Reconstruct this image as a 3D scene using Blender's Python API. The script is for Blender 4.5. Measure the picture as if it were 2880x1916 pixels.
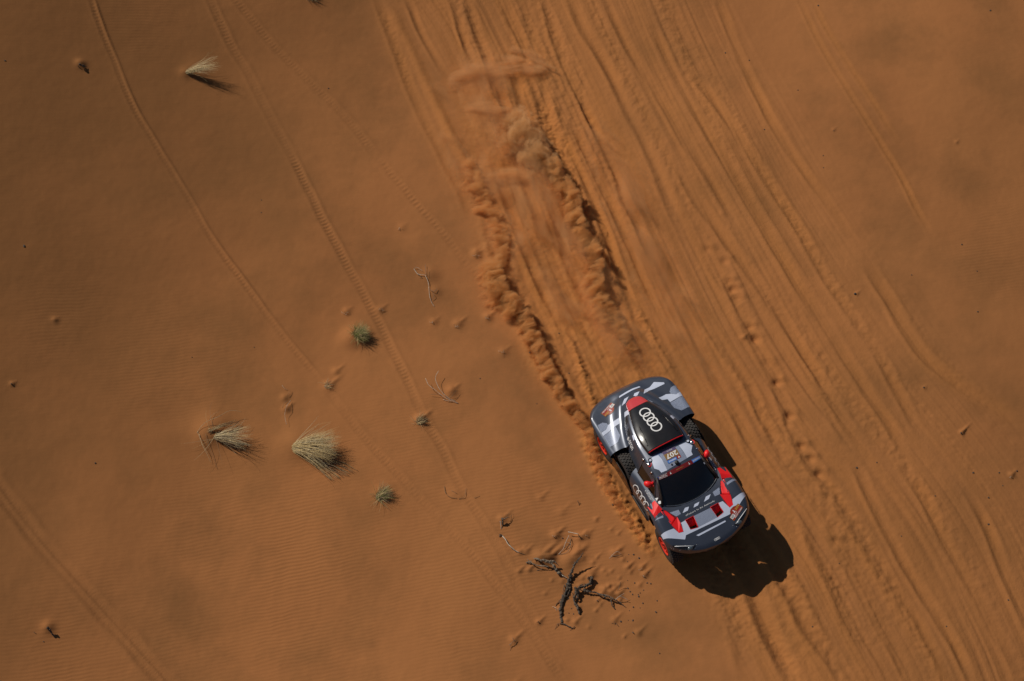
import bpy, bmesh, math, random
import numpy as np
from mathutils import Vector, Matrix
from numpy import sin, cos

S = bpy.context.scene
for o in list(bpy.data.objects):
    bpy.data.objects.remove(o)
COL = S.collection
rng = np.random.default_rng(7)
random.seed(7)

# ------------------------------------------------------------------ camera, sky, sun, exposure
CAM_D, CAM_TILT, CAM_F = 45.0, math.radians(28.19), 4832.8     # distance, tilt from straight down, focal length in photo pixels
CAM_P = np.array([0, -CAM_D*sin(CAM_TILT), CAM_D*cos(CAM_TILT)])
cam = bpy.data.cameras.new('camera')
cam.sensor_width = 36
cam.lens = CAM_F/2880*36
cam.clip_start, cam.clip_end = 1, 9000
camo = bpy.data.objects.new('camera', cam)
camo.location = CAM_P
camo.rotation_euler = (CAM_TILT, 0, 0)
COL.objects.link(camo)
S.camera = camo

SUN_EL, SUN_AZ = math.radians(42.5), math.radians(-35)           # elevation; direction the light travels over the ground
world = bpy.data.worlds.new('World'); S.world = world; world.use_nodes = True
wn = world.node_tree.nodes; wl = world.node_tree.links
sky = wn.new('ShaderNodeTexSky'); sky.sky_type = 'NISHITA'; sky.sun_disc = False
sky.sun_elevation = SUN_EL; sky.sun_rotation = math.radians(-55); sky.dust_density = .4; sky.ozone_density = 2.0
wl.new(sky.outputs[0], wn['Background'].inputs[0]); wn['Background'].inputs[1].default_value = SKY_STRENGTH = 0.05
sun = bpy.data.lights.new('sun', 'SUN'); sun.energy = 5.0; sun.angle = math.radians(0.5); sun.color = (1, .93, .82)
suno = bpy.data.objects.new('sun', sun); COL.objects.link(suno)
SUN_DIR = np.array([cos(SUN_EL)*cos(SUN_AZ), cos(SUN_EL)*sin(SUN_AZ), -sin(SUN_EL)])
suno.rotation_euler = Vector(SUN_DIR).to_track_quat('-Z', 'Y').to_euler()
suno.location = (-20, 15, 30)
S.view_settings.view_transform = 'Standard'; S.view_settings.look = 'None'
S.view_settings.exposure = -0.72; S.view_settings.gamma = 1
S.render.engine = 'CYCLES'
S.cycles.volume_bounces = 3; S.cycles.max_bounces = 8; S.cycles.volume_max_steps = 256

# ------------------------------------------------------------------ helpers
def tag(o, label=None, cat=None, group=None, kind=None):
    if label: o['label'] = label
    if cat: o['category'] = cat
    if group: o['group'] = group
    if kind: o['kind'] = kind
    return o
def mesh_obj(name, v, f, mat=None, parent=None, smooth=True):
    me = bpy.data.meshes.new(name)
    me.from_pydata([tuple(map(float, p)) for p in v], [], [tuple(int(i) for i in q) for q in f])
    me.update()
    if mat: me.materials.append(mat)
    if smooth: me.polygons.foreach_set('use_smooth', [True]*len(me.polygons))
    o = bpy.data.objects.new(name, me); COL.objects.link(o)
    if parent: o.parent = parent
    return o
def empty(name, M=None):
    o = bpy.data.objects.new(name, None); COL.objects.link(o); o.empty_display_size = .3
    if M is not None: o.matrix_world = M
    return o
class MB:
    """collects shapes into one mesh"""
    def __init__(s): s.v = []; s.f = []
    def add(s, v, f):
        n = len(s.v); s.v += [tuple(map(float, p)) for p in v]; s.f += [tuple(int(i)+n for i in q) for q in f]
    def grid(s, P, flip=False, wrap=False):
        P = np.asarray(P); a, b = P.shape[:2]; F = []
        for i in range(a-1):
            for j in range(b if wrap else b-1):
                j2 = (j+1) % b
                q = (i*b+j, i*b+j2, (i+1)*b+j2, (i+1)*b+j)
                F.append(q[::-1] if flip else q)
        s.add(P.reshape(-1, 3), F)
    def box(s, c, d, R=None, taper=1.0):
        V = [(x*d[0]/2*(taper if z > 0 else 1), y*d[1]/2*(taper if z > 0 else 1), z*d[2]/2) for z in (-1, 1) for x, y in ((-1, -1), (1, -1), (1, 1), (-1, 1))]
        if R is not None: V = [tuple(np.asarray(R) @ np.array(p)) for p in V]
        s.add([(p[0]+c[0], p[1]+c[1], p[2]+c[2]) for p in V], [(3, 2, 1, 0), (4, 5, 6, 7), (0, 1, 5, 4), (1, 2, 6, 5), (2, 3, 7, 6), (3, 0, 4, 7)])
    def tube(s, pts, rad, n=8, caps=True, rough=0, seed=0):
        P = np.asarray(pts, float); m = len(P); rad = np.broadcast_to(rad, (m,)).astype(float)
        r_ = np.random.default_rng(seed)
        T = np.gradient(P, axis=0); T /= np.linalg.norm(T, axis=1)[:, None]+1e-9
        up = np.array([0, 0, 1.]) if abs(T[0, 2]) < .9 else np.array([1., 0, 0])
        rows = []; ridge = r_.uniform(-1, 1, n); ridge2 = r_.uniform(-1, 1, n)
        for k in range(m):
            a = np.cross(T[k], up); a /= np.linalg.norm(a)+1e-9; b = np.cross(a, T[k]); up = b
            an = np.arange(n)*2*np.pi/n
            mx_ = .5+.5*sin(k*.35+seed); rr = rad[k]*(1+rough*(.9*(ridge*mx_+ridge2*(1-mx_))+.35*r_.uniform(-1, 1, n)))
            rows.append(P[k]+(cos(an)*rr)[:, None]*a+(sin(an)*rr)[:, None]*b)
        s.grid(np.array(rows), wrap=True)
        if caps:
            k = len(s.v); s.v += [tuple(P[0]), tuple(P[-1])]
            b0 = k-m*n
            for j in range(n):
                s.f.append((k, b0+(j+1) % n, b0+j)); s.f.append((k+1, b0+(m-1)*n+j, b0+(m-1)*n+(j+1) % n))
    def prism(s, poly, up):
        """polygon of 3-D points swept along the vector up"""
        n = len(poly); A = [tuple(p) for p in poly]; B = [tuple(np.array(p)+np.array(up)) for p in poly]
        s.add(A+B, [tuple(range(n))[::-1], tuple(range(n, 2*n))]+[(i, (i+1) % n, n+(i+1) % n, n+i) for i in range(n)])
    def lathe(s, prof, n=40, axis='y', c=(0, 0, 0), close=False):
        rows = []
        for r, h in prof:
            an = np.arange(n)*2*np.pi/n
            rows.append(np.stack([r*cos(an), np.full(n, h), r*sin(an)], 1)+np.array(c))
        s.grid(np.array(rows), wrap=True)
    def build(s, name, mat=None, parent=None, smooth=True):
        return mesh_obj(name, s.v, s.f, mat, parent, smooth)
def fixn(o):
    bm = bmesh.new(); bm.from_mesh(o.data); bmesh.ops.recalc_face_normals(bm, faces=bm.faces); bm.to_mesh(o.data); bm.free(); return o
def sharp(o, deg=35):
    """flat look across edges sharper than deg"""
    bm = bmesh.new(); bm.from_mesh(o.data)
    for e in bm.edges:
        if len(e.link_faces) == 2: e.smooth = e.calc_face_angle(0) < math.radians(deg)
    bm.to_mesh(o.data); bm.free(); return o

# ------------------------------------------------------------------ value / gradient noise
def _hash(ix, iy, seed):
    h = (ix.astype(np.int64)*374761393+iy.astype(np.int64)*668265263+seed*974634541) & 0xffffffff
    h = ((h ^ (h >> 13))*1274126177) & 0xffffffff
    return ((h ^ (h >> 16)) & 0xffffff)/float(0xffffff)
def noise(x, y, seed=0):
    ix = np.floor(x); iy = np.floor(y); fx = x-ix; fy = y-iy
    u = fx*fx*fx*(fx*(fx*6-15)+10); v = fy*fy*fy*(fy*(fy*6-15)+10)
    def g(dx, dy):
        a = _hash(ix+dx, iy+dy, seed)*2*np.pi
        return cos(a)*(fx-dx)+sin(a)*(fy-dy)
    return 1.5*((g(0, 0)*(1-u)+g(1, 0)*u)*(1-v)+(g(0, 1)*(1-u)+g(1, 1)*u)*v)
def fbm(x, y, octv=4, seed=0, gain=.5):
    a = 1; t = 0
    for k in range(octv):
        t = t+a*noise(x*2**k, y*2**k, seed+k*17); a *= gain
    return t

# ------------------------------------------------------------------ materials
def new_mat(name):
    m = bpy.data.materials.new(name); m.use_nodes = True
    n = m.node_tree.nodes
    return m, n, m.node_tree.links, n['Principled BSDF']
def mat(name, col, rough=.5, metal=0, coat=0, spec=.5, var=.08, scale=8, dust=0, bump=0, bscale=60):
    m, n, l, b = new_mat(name)
    tc = n.new('ShaderNodeTexCoord')
    nz = n.new('ShaderNodeTexNoise'); nz.inputs['Scale'].default_value = scale; nz.inputs['Detail'].default_value = 6
    l.new(tc.outputs['Object'], nz.inputs['Vector'])
    mx = n.new('ShaderNodeMix'); mx.data_type = 'RGBA'
    mx.inputs[6].default_value = (*[c*(1-var*2) for c in col], 1); mx.inputs[7].default_value = (*[min(1, c*(1+var*2)) for c in col], 1)
    l.new(nz.outputs['Fac'], mx.inputs[0])
    last = mx.outputs[2]
    if dust:
        n2 = n.new('ShaderNodeTexNoise'); n2.inputs['Scale'].default_value = 3.2; n2.inputs['Detail'].default_value = 9; n2.inputs['Roughness'].default_value = .7
        l.new(tc.outputs['Object'], n2.inputs['Vector'])
        rp = n.new('ShaderNodeMapRange'); rp.inputs[1].default_value = .42; rp.inputs[2].default_value = .8; rp.inputs[3].default_value = dust*.25; rp.inputs[4].default_value = dust
        l.new(n2.outputs['Fac'], rp.inputs[0])
        m2 = n.new('ShaderNodeMix'); m2.data_type = 'RGBA'; m2.inputs[7].default_value = (.33, .16, .06, 1)
        l.new(rp.outputs[0], m2.inputs[0]); l.new(last, m2.inputs[6]); last = m2.outputs[2]
    l.new(last, b.inputs['Base Color'])
    rr = n.new('ShaderNodeMapRange'); rr.inputs[3].default_value = rough*.85; rr.inputs[4].default_value = min(1, rough*1.2)
    l.new(nz.outputs['Fac'], rr.inputs[0]); l.new(rr.outputs[0], b.inputs['Roughness'])
    b.inputs['Metallic'].default_value = metal; b.inputs['Coat Weight'].default_value = coat; b.inputs['Coat Roughness'].default_value = .2
    b.inputs['Specular IOR Level'].default_value = spec
    if bump:
        n3 = n.new('ShaderNodeTexNoise'); n3.inputs['Scale'].default_value = bscale; n3.inputs['Detail'].default_value = 5
        l.new(tc.outputs['Object'], n3.inputs['Vector'])
        bp = n.new('ShaderNodeBump'); bp.inputs['Strength'].default_value = bump; bp.inputs['Distance'].default_value = .01
        l.new(n3.outputs['Fac'], bp.inputs['Height']); l.new(bp.outputs[0], b.inputs['Normal'])
    return m
def hatch_mat(name, ca, cb):
    m, n, l, b = new_mat(name)
    tc = n.new('ShaderNodeTexCoord'); w = n.new('ShaderNodeTexWave'); w.wave_type = 'BANDS'; w.bands_direction = 'DIAGONAL'
    w.inputs['Scale'].default_value = 26; w.inputs['Distortion'].default_value = 0
    l.new(tc.outputs['Object'], w.inputs['Vector'])
    r = n.new('ShaderNodeValToRGB'); r.color_ramp.elements[0].position = .42; r.color_ramp.elements[1].position = .58
    r.color_ramp.elements[0].color = (*ca, 1); r.color_ramp.elements[1].color = (*cb, 1)
    l.new(w.outputs['Fac'], r.inputs[0]); l.new(r.outputs[0], b.inputs['Base Color'])
    b.inputs['Roughness'].default_value = .36; b.inputs['Coat Weight'].default_value = .3; b.inputs['Coat Roughness'].default_value = .12; b.inputs['Metallic'].default_value = .1
    return m
M = {}
M['paint'] = mat('grey_paint', (.066, .081, .115), .36, .45, 1.0, dust=.03, var=.03)
M['light'] = mat('silver_paint', (.64, .70, .86), .38, .0, .7, dust=.03, var=.03)
M['blue'] = mat('blue_grey_paint', (.15, .21, .38), .36, .1, .4, dust=.02, var=.03)
M['hatch'] = hatch_mat('hatched_paint', (.062, .077, .112), (.54, .61, .80))
M['black'] = mat('black_gloss', (.008, .009, .011), .28, 0, .5, dust=.03, var=.1)
M['trim'] = mat('black_trim', (.012, .012, .013), .55, dust=.12)
M['under'] = mat('dark_underbody', (.015, .014, .013), .8, dust=.12)
M['red'] = mat('red_paint', (.95, .014, .018), .45, 0, .1, dust=.03, var=.03)
M['pink'] = mat('faded_red_paint', (.62, .05, .06), .33, 0, .6, dust=.05, var=.05)
M['rimred'] = mat('red_rim', (.80, .03, .015), .45, 0, .2, dust=.2)
M['rubber'] = mat('tyre_rubber', (.034, .034, .034), .75, dust=.10, bump=.3, bscale=120)
M['glass'] = mat('dark_glass', (.004, .005, .007), .10, 0, .6, spec=.6, dust=.03, var=.1)
M['sideglass'] = mat('brown_side_glass', (.010, .009, .008), .12, 0, .5, dust=.05)
M['white'] = mat('white_print', (.80, .80, .80), .5, var=.02)
M['chrome'] = mat('bright_metal', (.75, .76, .78), .25, 1)
M['lens'] = mat('headlight_lens', (.10, .13, .15), .08, .4, 1.0)
M['led'] = mat('white_light_bar', (.85, .88, .92), .3, 0, .4, var=.02)
M['maroon'] = mat('maroon_print', (.20, .012, .014), .45, 0, .2, var=.04)
M['stickerred'] = mat('red_print', (.33, .025, .012), .45, 0, .2, var=.04)
M['gold'] = mat('gold_print', (.62, .36, .05), .45, var=.04)
M['amber'] = mat('amber_print', (.26, .14, .035), .45, var=.08)
M['skyblue'] = mat('blue_print', (.04, .20, .62), .45, var=.03)
M['purple'] = mat('purple_print', (.10, .07, .16), .45, var=.03)
M['inkblack'] = mat('black_print', (.01, .01, .01), .5)
M['straw'] = mat('straw', (.52, .38, .17), .7, var=.25, scale=30)
M['pale'] = mat('pale_straw', (.50, .40, .23), .7, var=.25, scale=30)
M['gold_straw'] = mat('golden_straw', (.48, .34, .14), .7, var=.3, scale=30)
M['green'] = mat('green_blades', (.17, .165, .035), .7, var=.3, scale=30)
M['brownstalk'] = mat('brown_stalk', (.20, .13, .07), .8, var=.3, scale=30)
M['bark'] = mat('dark_bark', (.105, .078, .056), .85, var=.45, scale=26, bump=.9, bscale=70)
M['palewood'] = mat('bleached_wood', (.56, .47, .36), .75, var=.3, scale=25, bump=.5, bscale=60)
M['greywood'] = mat('grey_wood', (.22, .165, .115), .85, var=.4, scale=25, bump=.8, bscale=60)
M['stone'] = mat('dark_stone', (.07, .055, .045), .85, var=.4, scale=30)

def spl(xs, ys):
    """smooth monotone curve through points (Hermite)"""
    xs = np.array(xs, float); ys = np.array(ys, float)
    d = np.diff(ys)/np.diff(xs)
    m = np.empty(len(xs)); m[0] = d[0]; m[-1] = d[-1]
    for k in range(1, len(xs)-1):
        m[k] = 0 if d[k-1]*d[k] <= 0 else 2*d[k-1]*d[k]/(d[k-1]+d[k])
    def fn(x):
        x = np.clip(np.asarray(x, float), xs[0], xs[-1])
        i = np.clip(np.searchsorted(xs, x)-1, 0, len(xs)-2)
        h = xs[i+1]-xs[i]; t = (x-xs[i])/h
        return (ys[i]*(1+2*t)*(1-t)**2 + m[i]*h*t*(1-t)**2
                + ys[i+1]*t*t*(3-2*t) + m[i+1]*h*t*t*(t-1))
    return fn

# ---- car body surfaces in the car's own frame: x forward, y to its left, z up (metres)
nose_x = spl([0, .25, .47, .70, .83, .95, 1.05, 1.12, 1.17], [2.30, 2.285, 2.24, 2.16, 2.09, 2.01, 1.92, 1.80, 1.60])
clip_rear_x = spl([0, .4, .6, .72, .80, .88, 1.17], [1.13, 1.09, 1.02, .95, .86, .70, .74])
clip_hw = spl([.6, 1.0, 1.3, 1.6, 1.8, 1.93, 2.1, 2.25, 2.3], [1.09, 1.14, 1.17, 1.17, 1.12, 1.05, .83, .47, .1])
clip_p = spl([.6, .9, 1.15, 1.45, 1.7, 1.9, 2.05, 2.2, 2.32], [1.26, 1.26, 1.25, 1.20, 1.14, 1.085, 1.045, 1.0, .955])
def z_clip(x, y):
    a = np.abs(y)
    e = np.clip((a-(clip_hw(x)-.14))/.14, 0, 1)
    n = np.clip(1-(nose_x(np.minimum(a, 1.17))-x)/.13, 0, 1)
    hump = .035*np.exp(-((a-.98)/.2)**2)*np.clip((2.1-x)/.6, 0, 1)
    return clip_p(x) + hump - .11*e**2 - .045*n**2

deck_rear_x = spl([0, .4, .72, .9, 1.0, 1.08, 1.13, 1.17, 1.19], [-2.49, -2.465, -2.40, -2.32, -2.25, -2.16, -2.07, -1.90, -1.6])
deck_front_x = spl([0, .60, .75, .85, .95, 1.05, 1.19], [-1.0, -.95, -.86, -.90, -.93, -.94, -.92])
deck_p = spl([-2.5, -2.3, -2.0, -1.5, -.9], [1.11, 1.16, 1.20, 1.215, 1.20])
belt_y = spl([-2.2, -1.9, -1.6, -1.3, -.9, -.4, 0, .4, .9], [.13, .33, .48, .61, .73, .80, .83, .83, .81])
def z_deck(x, y):
    a = np.abs(y)
    rim = np.minimum(1.19-a, (x-deck_rear_x(np.minimum(a, 1.19))))
    e = np.clip(1-rim/.12, 0, 1)
    d = np.maximum(a-belt_y(x), 0)
    rise = .15*np.exp(-(d/.21)**2)*np.clip((x+2.45)/.5, 0, 1)
    return deck_p(x) + rise - .06*e**2

roof_y = spl([-2.15, -1.9, -1.6, -1.3, -.9, -.5, -.28, 0, .34], [.08, .19, .32, .44, .54, .595, .60, .61, .605])
roof_zr = spl([-2.15, -1.9, -1.6, -1.3, -.9, -.5, 0, .34], [1.24, 1.36, 1.47, 1.55, 1.62, 1.66, 1.67, 1.64])
roof_zt = spl([-2.15, -1.9, -1.6, -1.3, -.9, -.5, 0, .34], [1.26, 1.40, 1.52, 1.60, 1.68, 1.72, 1.735, 1.69])
belt_z = spl([-2.2, -1.6, -.9, 0, .9], [1.18, 1.24, 1.24, 1.17, 1.18])
def z_roof(x, y):
    a = np.abs(y); yr = roof_y(x); yb = belt_y(x); zr = roof_zr(x); zt = roof_zt(x)
    top = zt-(zt-zr)*np.clip(a/yr, 0, 1)**3
    t = np.clip((a-yr)/np.maximum(yb-yr, .02), 0, 1)
    side = zr+(belt_z(x)-zr)*(t**1.35)
    return np.where(a <= yr, top, side)

scoop_y = spl([-1.93, -1.86, -1.6, -1.45, -1.1, -.8, -.57, -.27], [.13, .20, .27, .32, .42, .48, .49, .47])
scoop_zt = spl([-1.93, -1.6, -1.3, -1.0, -.6, -.27], [1.46, 1.60, 1.70, 1.78, 1.855, 1.865])
def z_scoop(x, y):
    a = np.abs(y)
    return scoop_zt(x)-.05*np.clip(a/scoop_y(x), 0, 1.2)**4

def glass_pt(u, v):
    """windscreen: u 0 at the roof .. 1 at the cowl, v -1..1 across"""
    v2 = v*v
    x = (.345-.02*v2)*(1-u)+(1.12-.27*np.abs(v)**2.3)*u
    y = v*(.60*(1-u)+.80*u)
    z = (1.69-.045*v2)*(1-u)+(1.255-.02*v2)*u+.055*np.sin(np.pi*u)*(1-.3*v2)
    return x, y, z

pod_y0 = .80
def pod_sec(t):
    """side pod section, t 0 belt .. 1 sill"""
    return (spl([0, .3, .6, 1], [.80, .97, 1.07, 1.09])(t), spl([0, .3, .6, 1], [1.19, 1.12, .92, .42])(t))
def z_pod(x, y):
    a = np.abs(y)
    return spl([.78, .97, 1.05, 1.085, 1.1], [1.20, 1.12, .97, .75, .5])(a)

# ------------------------------------------------------------------ the ground
def ray(px, py):
    return np.array([(px-1440)/CAM_F, 0, 0]) + -CAM_P/CAM_D + np.array([0, cos(CAM_TILT), sin(CAM_TILT)])*(958-py)/CAM_F
def big_h(x, y):
    """the lie of the land: a dune back that falls away from the sun towards the middle, with slow swells"""
    s = x*.95-y*.30
    e = lambda a, b, w: np.log1p(np.exp(np.clip((a-s)/w, -30, 30)))*w*b      # slope b for s < a
    h = e(-6.6, .22, 2.0)+e(-10.5, .14, 2.2)-e(-27, .36, 4)
    h = h-.075*np.log1p(np.exp(np.clip((s-8)/2.5, -30, 30)))*2.5*np.exp(-(np.maximum(s-8, 0)/40)**2)
    return h + .16*noise(x/7.5+3.1, y/7.5-1.7, 5) + .05*noise(x/2.9, y/2.9, 9)
def at0(px, py):
    d = ray(px, py); z = 0.0
    for _ in range(25):
        t = (z-CAM_P[2])/d[2]; p = CAM_P+d*t
        z = .4*z+.6*float(big_h(np.array(p[0]), np.array(p[1])))
    return p
def path(pts, n=1):
    P = np.array([at0(*p)[:2] for p in pts])
    if len(P) < 3: return P
    out = []                                            # Catmull-Rom
    Q = np.vstack([2*P[0]-P[1], P, 2*P[-1]-P[-2]])
    for i in range(1, len(Q)-2):
        for t in np.linspace(0, 1, 5, endpoint=False):
            a, b, c, d = Q[i-1], Q[i], Q[i+1], Q[i+2]
            out.append(.5*((2*b)+(c-a)*t+(2*a-5*b+4*c-d)*t*t+(3*b-a-3*c+d)*t**3))
    out.append(P[-1]); return np.array(out)
def axis(lo, hi, st, far):
    a = list(np.arange(lo, hi+st/2, st)); s = st; up = [a[-1]]; dn = [a[0]]
    while up[-1] < far: s *= 1.22; up.append(up[-1]+s)
    s = st
    while dn[-1] > -far: s *= 1.22; dn.append(dn[-1]-s)
    return np.array(dn[:0:-1]+a+up[1:])
GX = axis(-16.8, 16.8, .033, 4000); GY = axis(-10.6, 13.2, .033, 4000)
X, Y = np.meshgrid(GX, GY)                              # [iy, ix]
H = big_h(X, Y)
fade = np.clip((19-np.abs(X))/2.5, 0, 1)*np.clip((15.5-np.abs(Y-1))/2.5, 0, 1)
FRESH = np.zeros_like(H); ROUGH = np.zeros_like(H); SMOOTH = np.zeros_like(H)
def along(P, w):
    """signed distance to a polyline and length along it, within w of it"""
    Dm = np.full(H.shape, 9.9); Sm = np.zeros(H.shape); s0 = 0
    for a, b in zip(P[:-1], P[1:]):
        L = np.hypot(*(b-a))
        x0, x1 = np.searchsorted(GX, [min(a[0], b[0])-w, max(a[0], b[0])+w]); y0, y1 = np.searchsorted(GY, [min(a[1], b[1])-w, max(a[1], b[1])+w])
        if L > 1e-6 and x1 > x0 and y1 > y0:
            sx = X[y0:y1, x0:x1]-a[0]; sy = Y[y0:y1, x0:x1]-a[1]; u = (b-a)/L
            t = np.clip(sx*u[0]+sy*u[1], 0, L)
            ex = sx-t*u[0]; ey = sy-t*u[1]; d = np.hypot(ex, ey)
            sg = np.where(u[0]*sy-u[1]*sx > 0, 1, -1)
            k = d < np.abs(Dm[y0:y1, x0:x1])
            Dm[y0:y1, x0:x1][k] = (d*sg)[k]; Sm[y0:y1, x0:x1][k] = (s0+t)[k]
        s0 += L
    return Dm, Sm, s0
def win(P, w):
    x0, x1 = np.searchsorted(GX, [P[:, 0].min()-w, P[:, 0].max()+w]); y0, y1 = np.searchsorted(GY, [P[:, 1].min()-w, P[:, 1].max()+w])
    return slice(y0, y1), slice(x0, x1)
def rut(pts, w=.12, depth=.03, berm=.018, lug=0, pitch=.105, rough=0, fresh=0, ends=(.6, .6), side=0, seed=0, pw=4):
    P = path(pts); R_ = max(w*4, .4)
    Dm, Sm, L = along(P, R_)
    W = win(P, R_); d = Dm[W]; s = Sm[W]
    d = d+.25*w*noise(s*1.1, s*0+seed*3.7, seed)
    k = np.clip(s/ends[0], 0, 1)*np.clip((L-s)/ends[1], 0, 1)*(.75+.5*noise(s*.5, s*0+seed*1.3+.5, seed+40))
    g = -depth*np.exp(-np.abs(d/w)**pw)+berm*(1+side*np.sign(d))*np.exp(-((np.abs(d)-w*1.45)/(w*.5))**2)
    if lug: g = g+.7*lug*np.exp(-(d/(w*.95))**6)*sin(2*np.pi*s/pitch+5*np.abs(d))*(.7+.6*noise(s*.9, s*0+9.1, seed+7))
    near = np.exp(-(d/(w*1.9))**2)
    if rough:
        xx, yy = X[W], Y[W]
        g = g+rough*near*(.55*fbm(xx/.26, yy/.26, 2, seed+3, .6)+.55*fbm(xx/.11, yy/.08, 2, seed+9, .7))*np.clip(.6+.9*noise(s*.8, s*0+4.4, seed+5), .1, 1.4)
        ROUGH[W] = np.maximum(ROUGH[W], near*k)
    H[W] += k*g
    FRESH[W] = np.maximum(FRESH[W], fresh*near*k); SMOOTH[W] = np.maximum(SMOOTH[W], np.exp(-(d/(w*2.2))**2)*np.clip(k, 0, 1))
def bump(px, py, h, r, tail=0, ang=45, asym=1.6, fresh=0):
    c = at0(px, py); R_ = r*4+tail*1.5
    x0, x1 = np.searchsorted(GX, [c[0]-R_, c[0]+R_]); y0, y1 = np.searchsorted(GY, [c[1]-R_, c[1]+R_]); W = (slice(y0, y1), slice(x0, x1))
    a = math.radians(ang); dx = X[W]-c[0]; dy = Y[W]-c[1]
    u = dx*cos(a)+dy*sin(a); v = -dx*sin(a)+dy*cos(a)
    g = h*np.exp(-(u*u+v*v)/r**2)
    if tail: 
        tt = np.clip(u/tail, 0, 1)
        g = np.maximum(g, h*(1-tt)**1.5*np.exp(-(v/(r*.55*(1-.5*tt)))**2)*(u > -.0)*np.clip((u+r*.3)/(r*.5), 0, 1))
    H[W] += g
    FRESH[W] = np.maximum(FRESH[W], fresh*np.exp(-(dx**2+dy**2)/(r*1.3)**2))

# -- the broad band of old ruts that fans out from the top middle to the lower right
GL = path([(1060, -60), (1180, 60), (1290, 280), (1420, 560), (1540, 860), (1640, 1100), (1800, 1400), (1990, 1660), (2130, 1930), (2200, 2050)])
GR = path([(2020, -60), (2120, 160), (2270, 430), (2430, 690), (2610, 960), (2790, 1180), (2960, 1420), (3100, 1700), (3200, 1930), (3250, 2050)])
def signed_far(P, xs, ys):
    best = np.full(xs.shape, 1e9); sg = np.zeros(xs.shape); sl = np.zeros(xs.shape); s0 = 0
    for a, b in zip(P[:-1], P[1:]):
        L = np.hypot(*(b-a))
        if L < 1e-6: continue
        u = (b-a)/L; sx = xs-a[0]; sy = ys-a[1]; t = np.clip(sx*u[0]+sy*u[1], 0, L); d = np.hypot(sx-t*u[0], sy-t*u[1])
        k = d < best; best[k] = d[k]; sg[k] = np.where(u[0]*sy-u[1]*sx > 0, 1, -1)[k]; sl[k] = (s0+t)[k]; s0 += L
    return best*sg, sl
FW = (slice(*np.searchsorted(GY, [-12, 14.5])), slice(*np.searchsorted(GX, [-6, 18])))
fx, fy = X[FW], Y[FW]
dl, sl = signed_far(GL[::2], fx, fy); dr, sr_ = signed_far(GR[::2], fx, fy)
q = dl/np.maximum(dl-dr, .5)                            # 0 at the left guide .. 1 at the right guide
inside = np.clip((q+.06)/.12, 0, 1)*np.clip((1.12-q)/.3, 0, 1)
qq = q+.012*noise(sl*.16, q*5, 61)
fan = .019*noise(qq*34, sl*.05, 62)+.014*noise(qq*62+9, sl*.07, 63)+.011*noise(qq*120, sl*.10, 66)
fan = fan+.006*noise(qq*210+3, sl*.22, 68)+.030*(np.abs(noise(qq*20+4, sl*.045, 64))**.7-.42)
patchy = np.clip(.85+.7*noise(fx/2.7, fy/2.7, 65), .25, 1.5)
H[FW] += inside*fan*patchy*fade[FW]*.9
FRESH[FW] = np.maximum(FRESH[FW], inside*(.45+.3*noise(qq*30, sl*.2, 67))*np.clip(1.25-q, 0, 1))
SMOOTH[FW] = np.maximum(SMOOTH[FW], inside*.9)
chn = np.clip(noise(qq*16+2, sl*.08, 71)*2.2-.1, 0, 1)*inside                # bands churned by tyres
H[FW] += chn*.016*fbm(fx/.21, fy/.21, 3, 72, .6)*fade[FW]

# -- single wheel tracks to the left
rut([(245, -30), (300, 120), (370, 290), (450, 430), (530, 560), (600, 680), (680, 790), (760, 900), (840, 1000), (905, 1075)], .065, .012, .022, .010, seed=1, side=.75)
rut([(905, 1075), (990, 1190), (1050, 1260), (1150, 1370), (1300, 1530), (1390, 1640), (1480, 1760), (1600, 1940)], .09, .008, .008, .008, seed=2)
rut([(580, -30), (640, 110), (700, 210), (760, 330), (830, 450)], .10, .010, .014, .010, seed=3)
rut([(810, 420), (880, 560), (940, 680), (1040, 860), (1120, 1020), (1190, 1170), (1250, 1275), (1290, 1360), (1325, 1415)], .095, .022, .010, .020, seed=4, side=.5)
rut([(640, -30), (760, 120), (880, 240), (970, 330), (1060, 440)], .10, .006, .012, .010, seed=5)
rut([(1060, 440), (1160, 560), (1240, 650), (1310, 740), (1390, 815)], .09, .008, .006, .013, .13, seed=6)
rut([(-40, 1325), (60, 1460), (150, 1570), (250, 1680), (340, 1780), (430, 1880), (500, 1960)], .17, .035, .024, .006, .08, seed=8, ends=(.2, .2))
rut([(-40, 1328), (60, 1463), (150, 1573), (250, 1683), (340, 1783), (430, 1883), (500, 1963)], .05, -.03, 0, seed=9, ends=(.2, .2))
rut([(1290, 1370), (1380, 1500), (1470, 1680), (1560, 1850), (1600, 1930)], .09, .006, .006, .006, seed=10)
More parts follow.
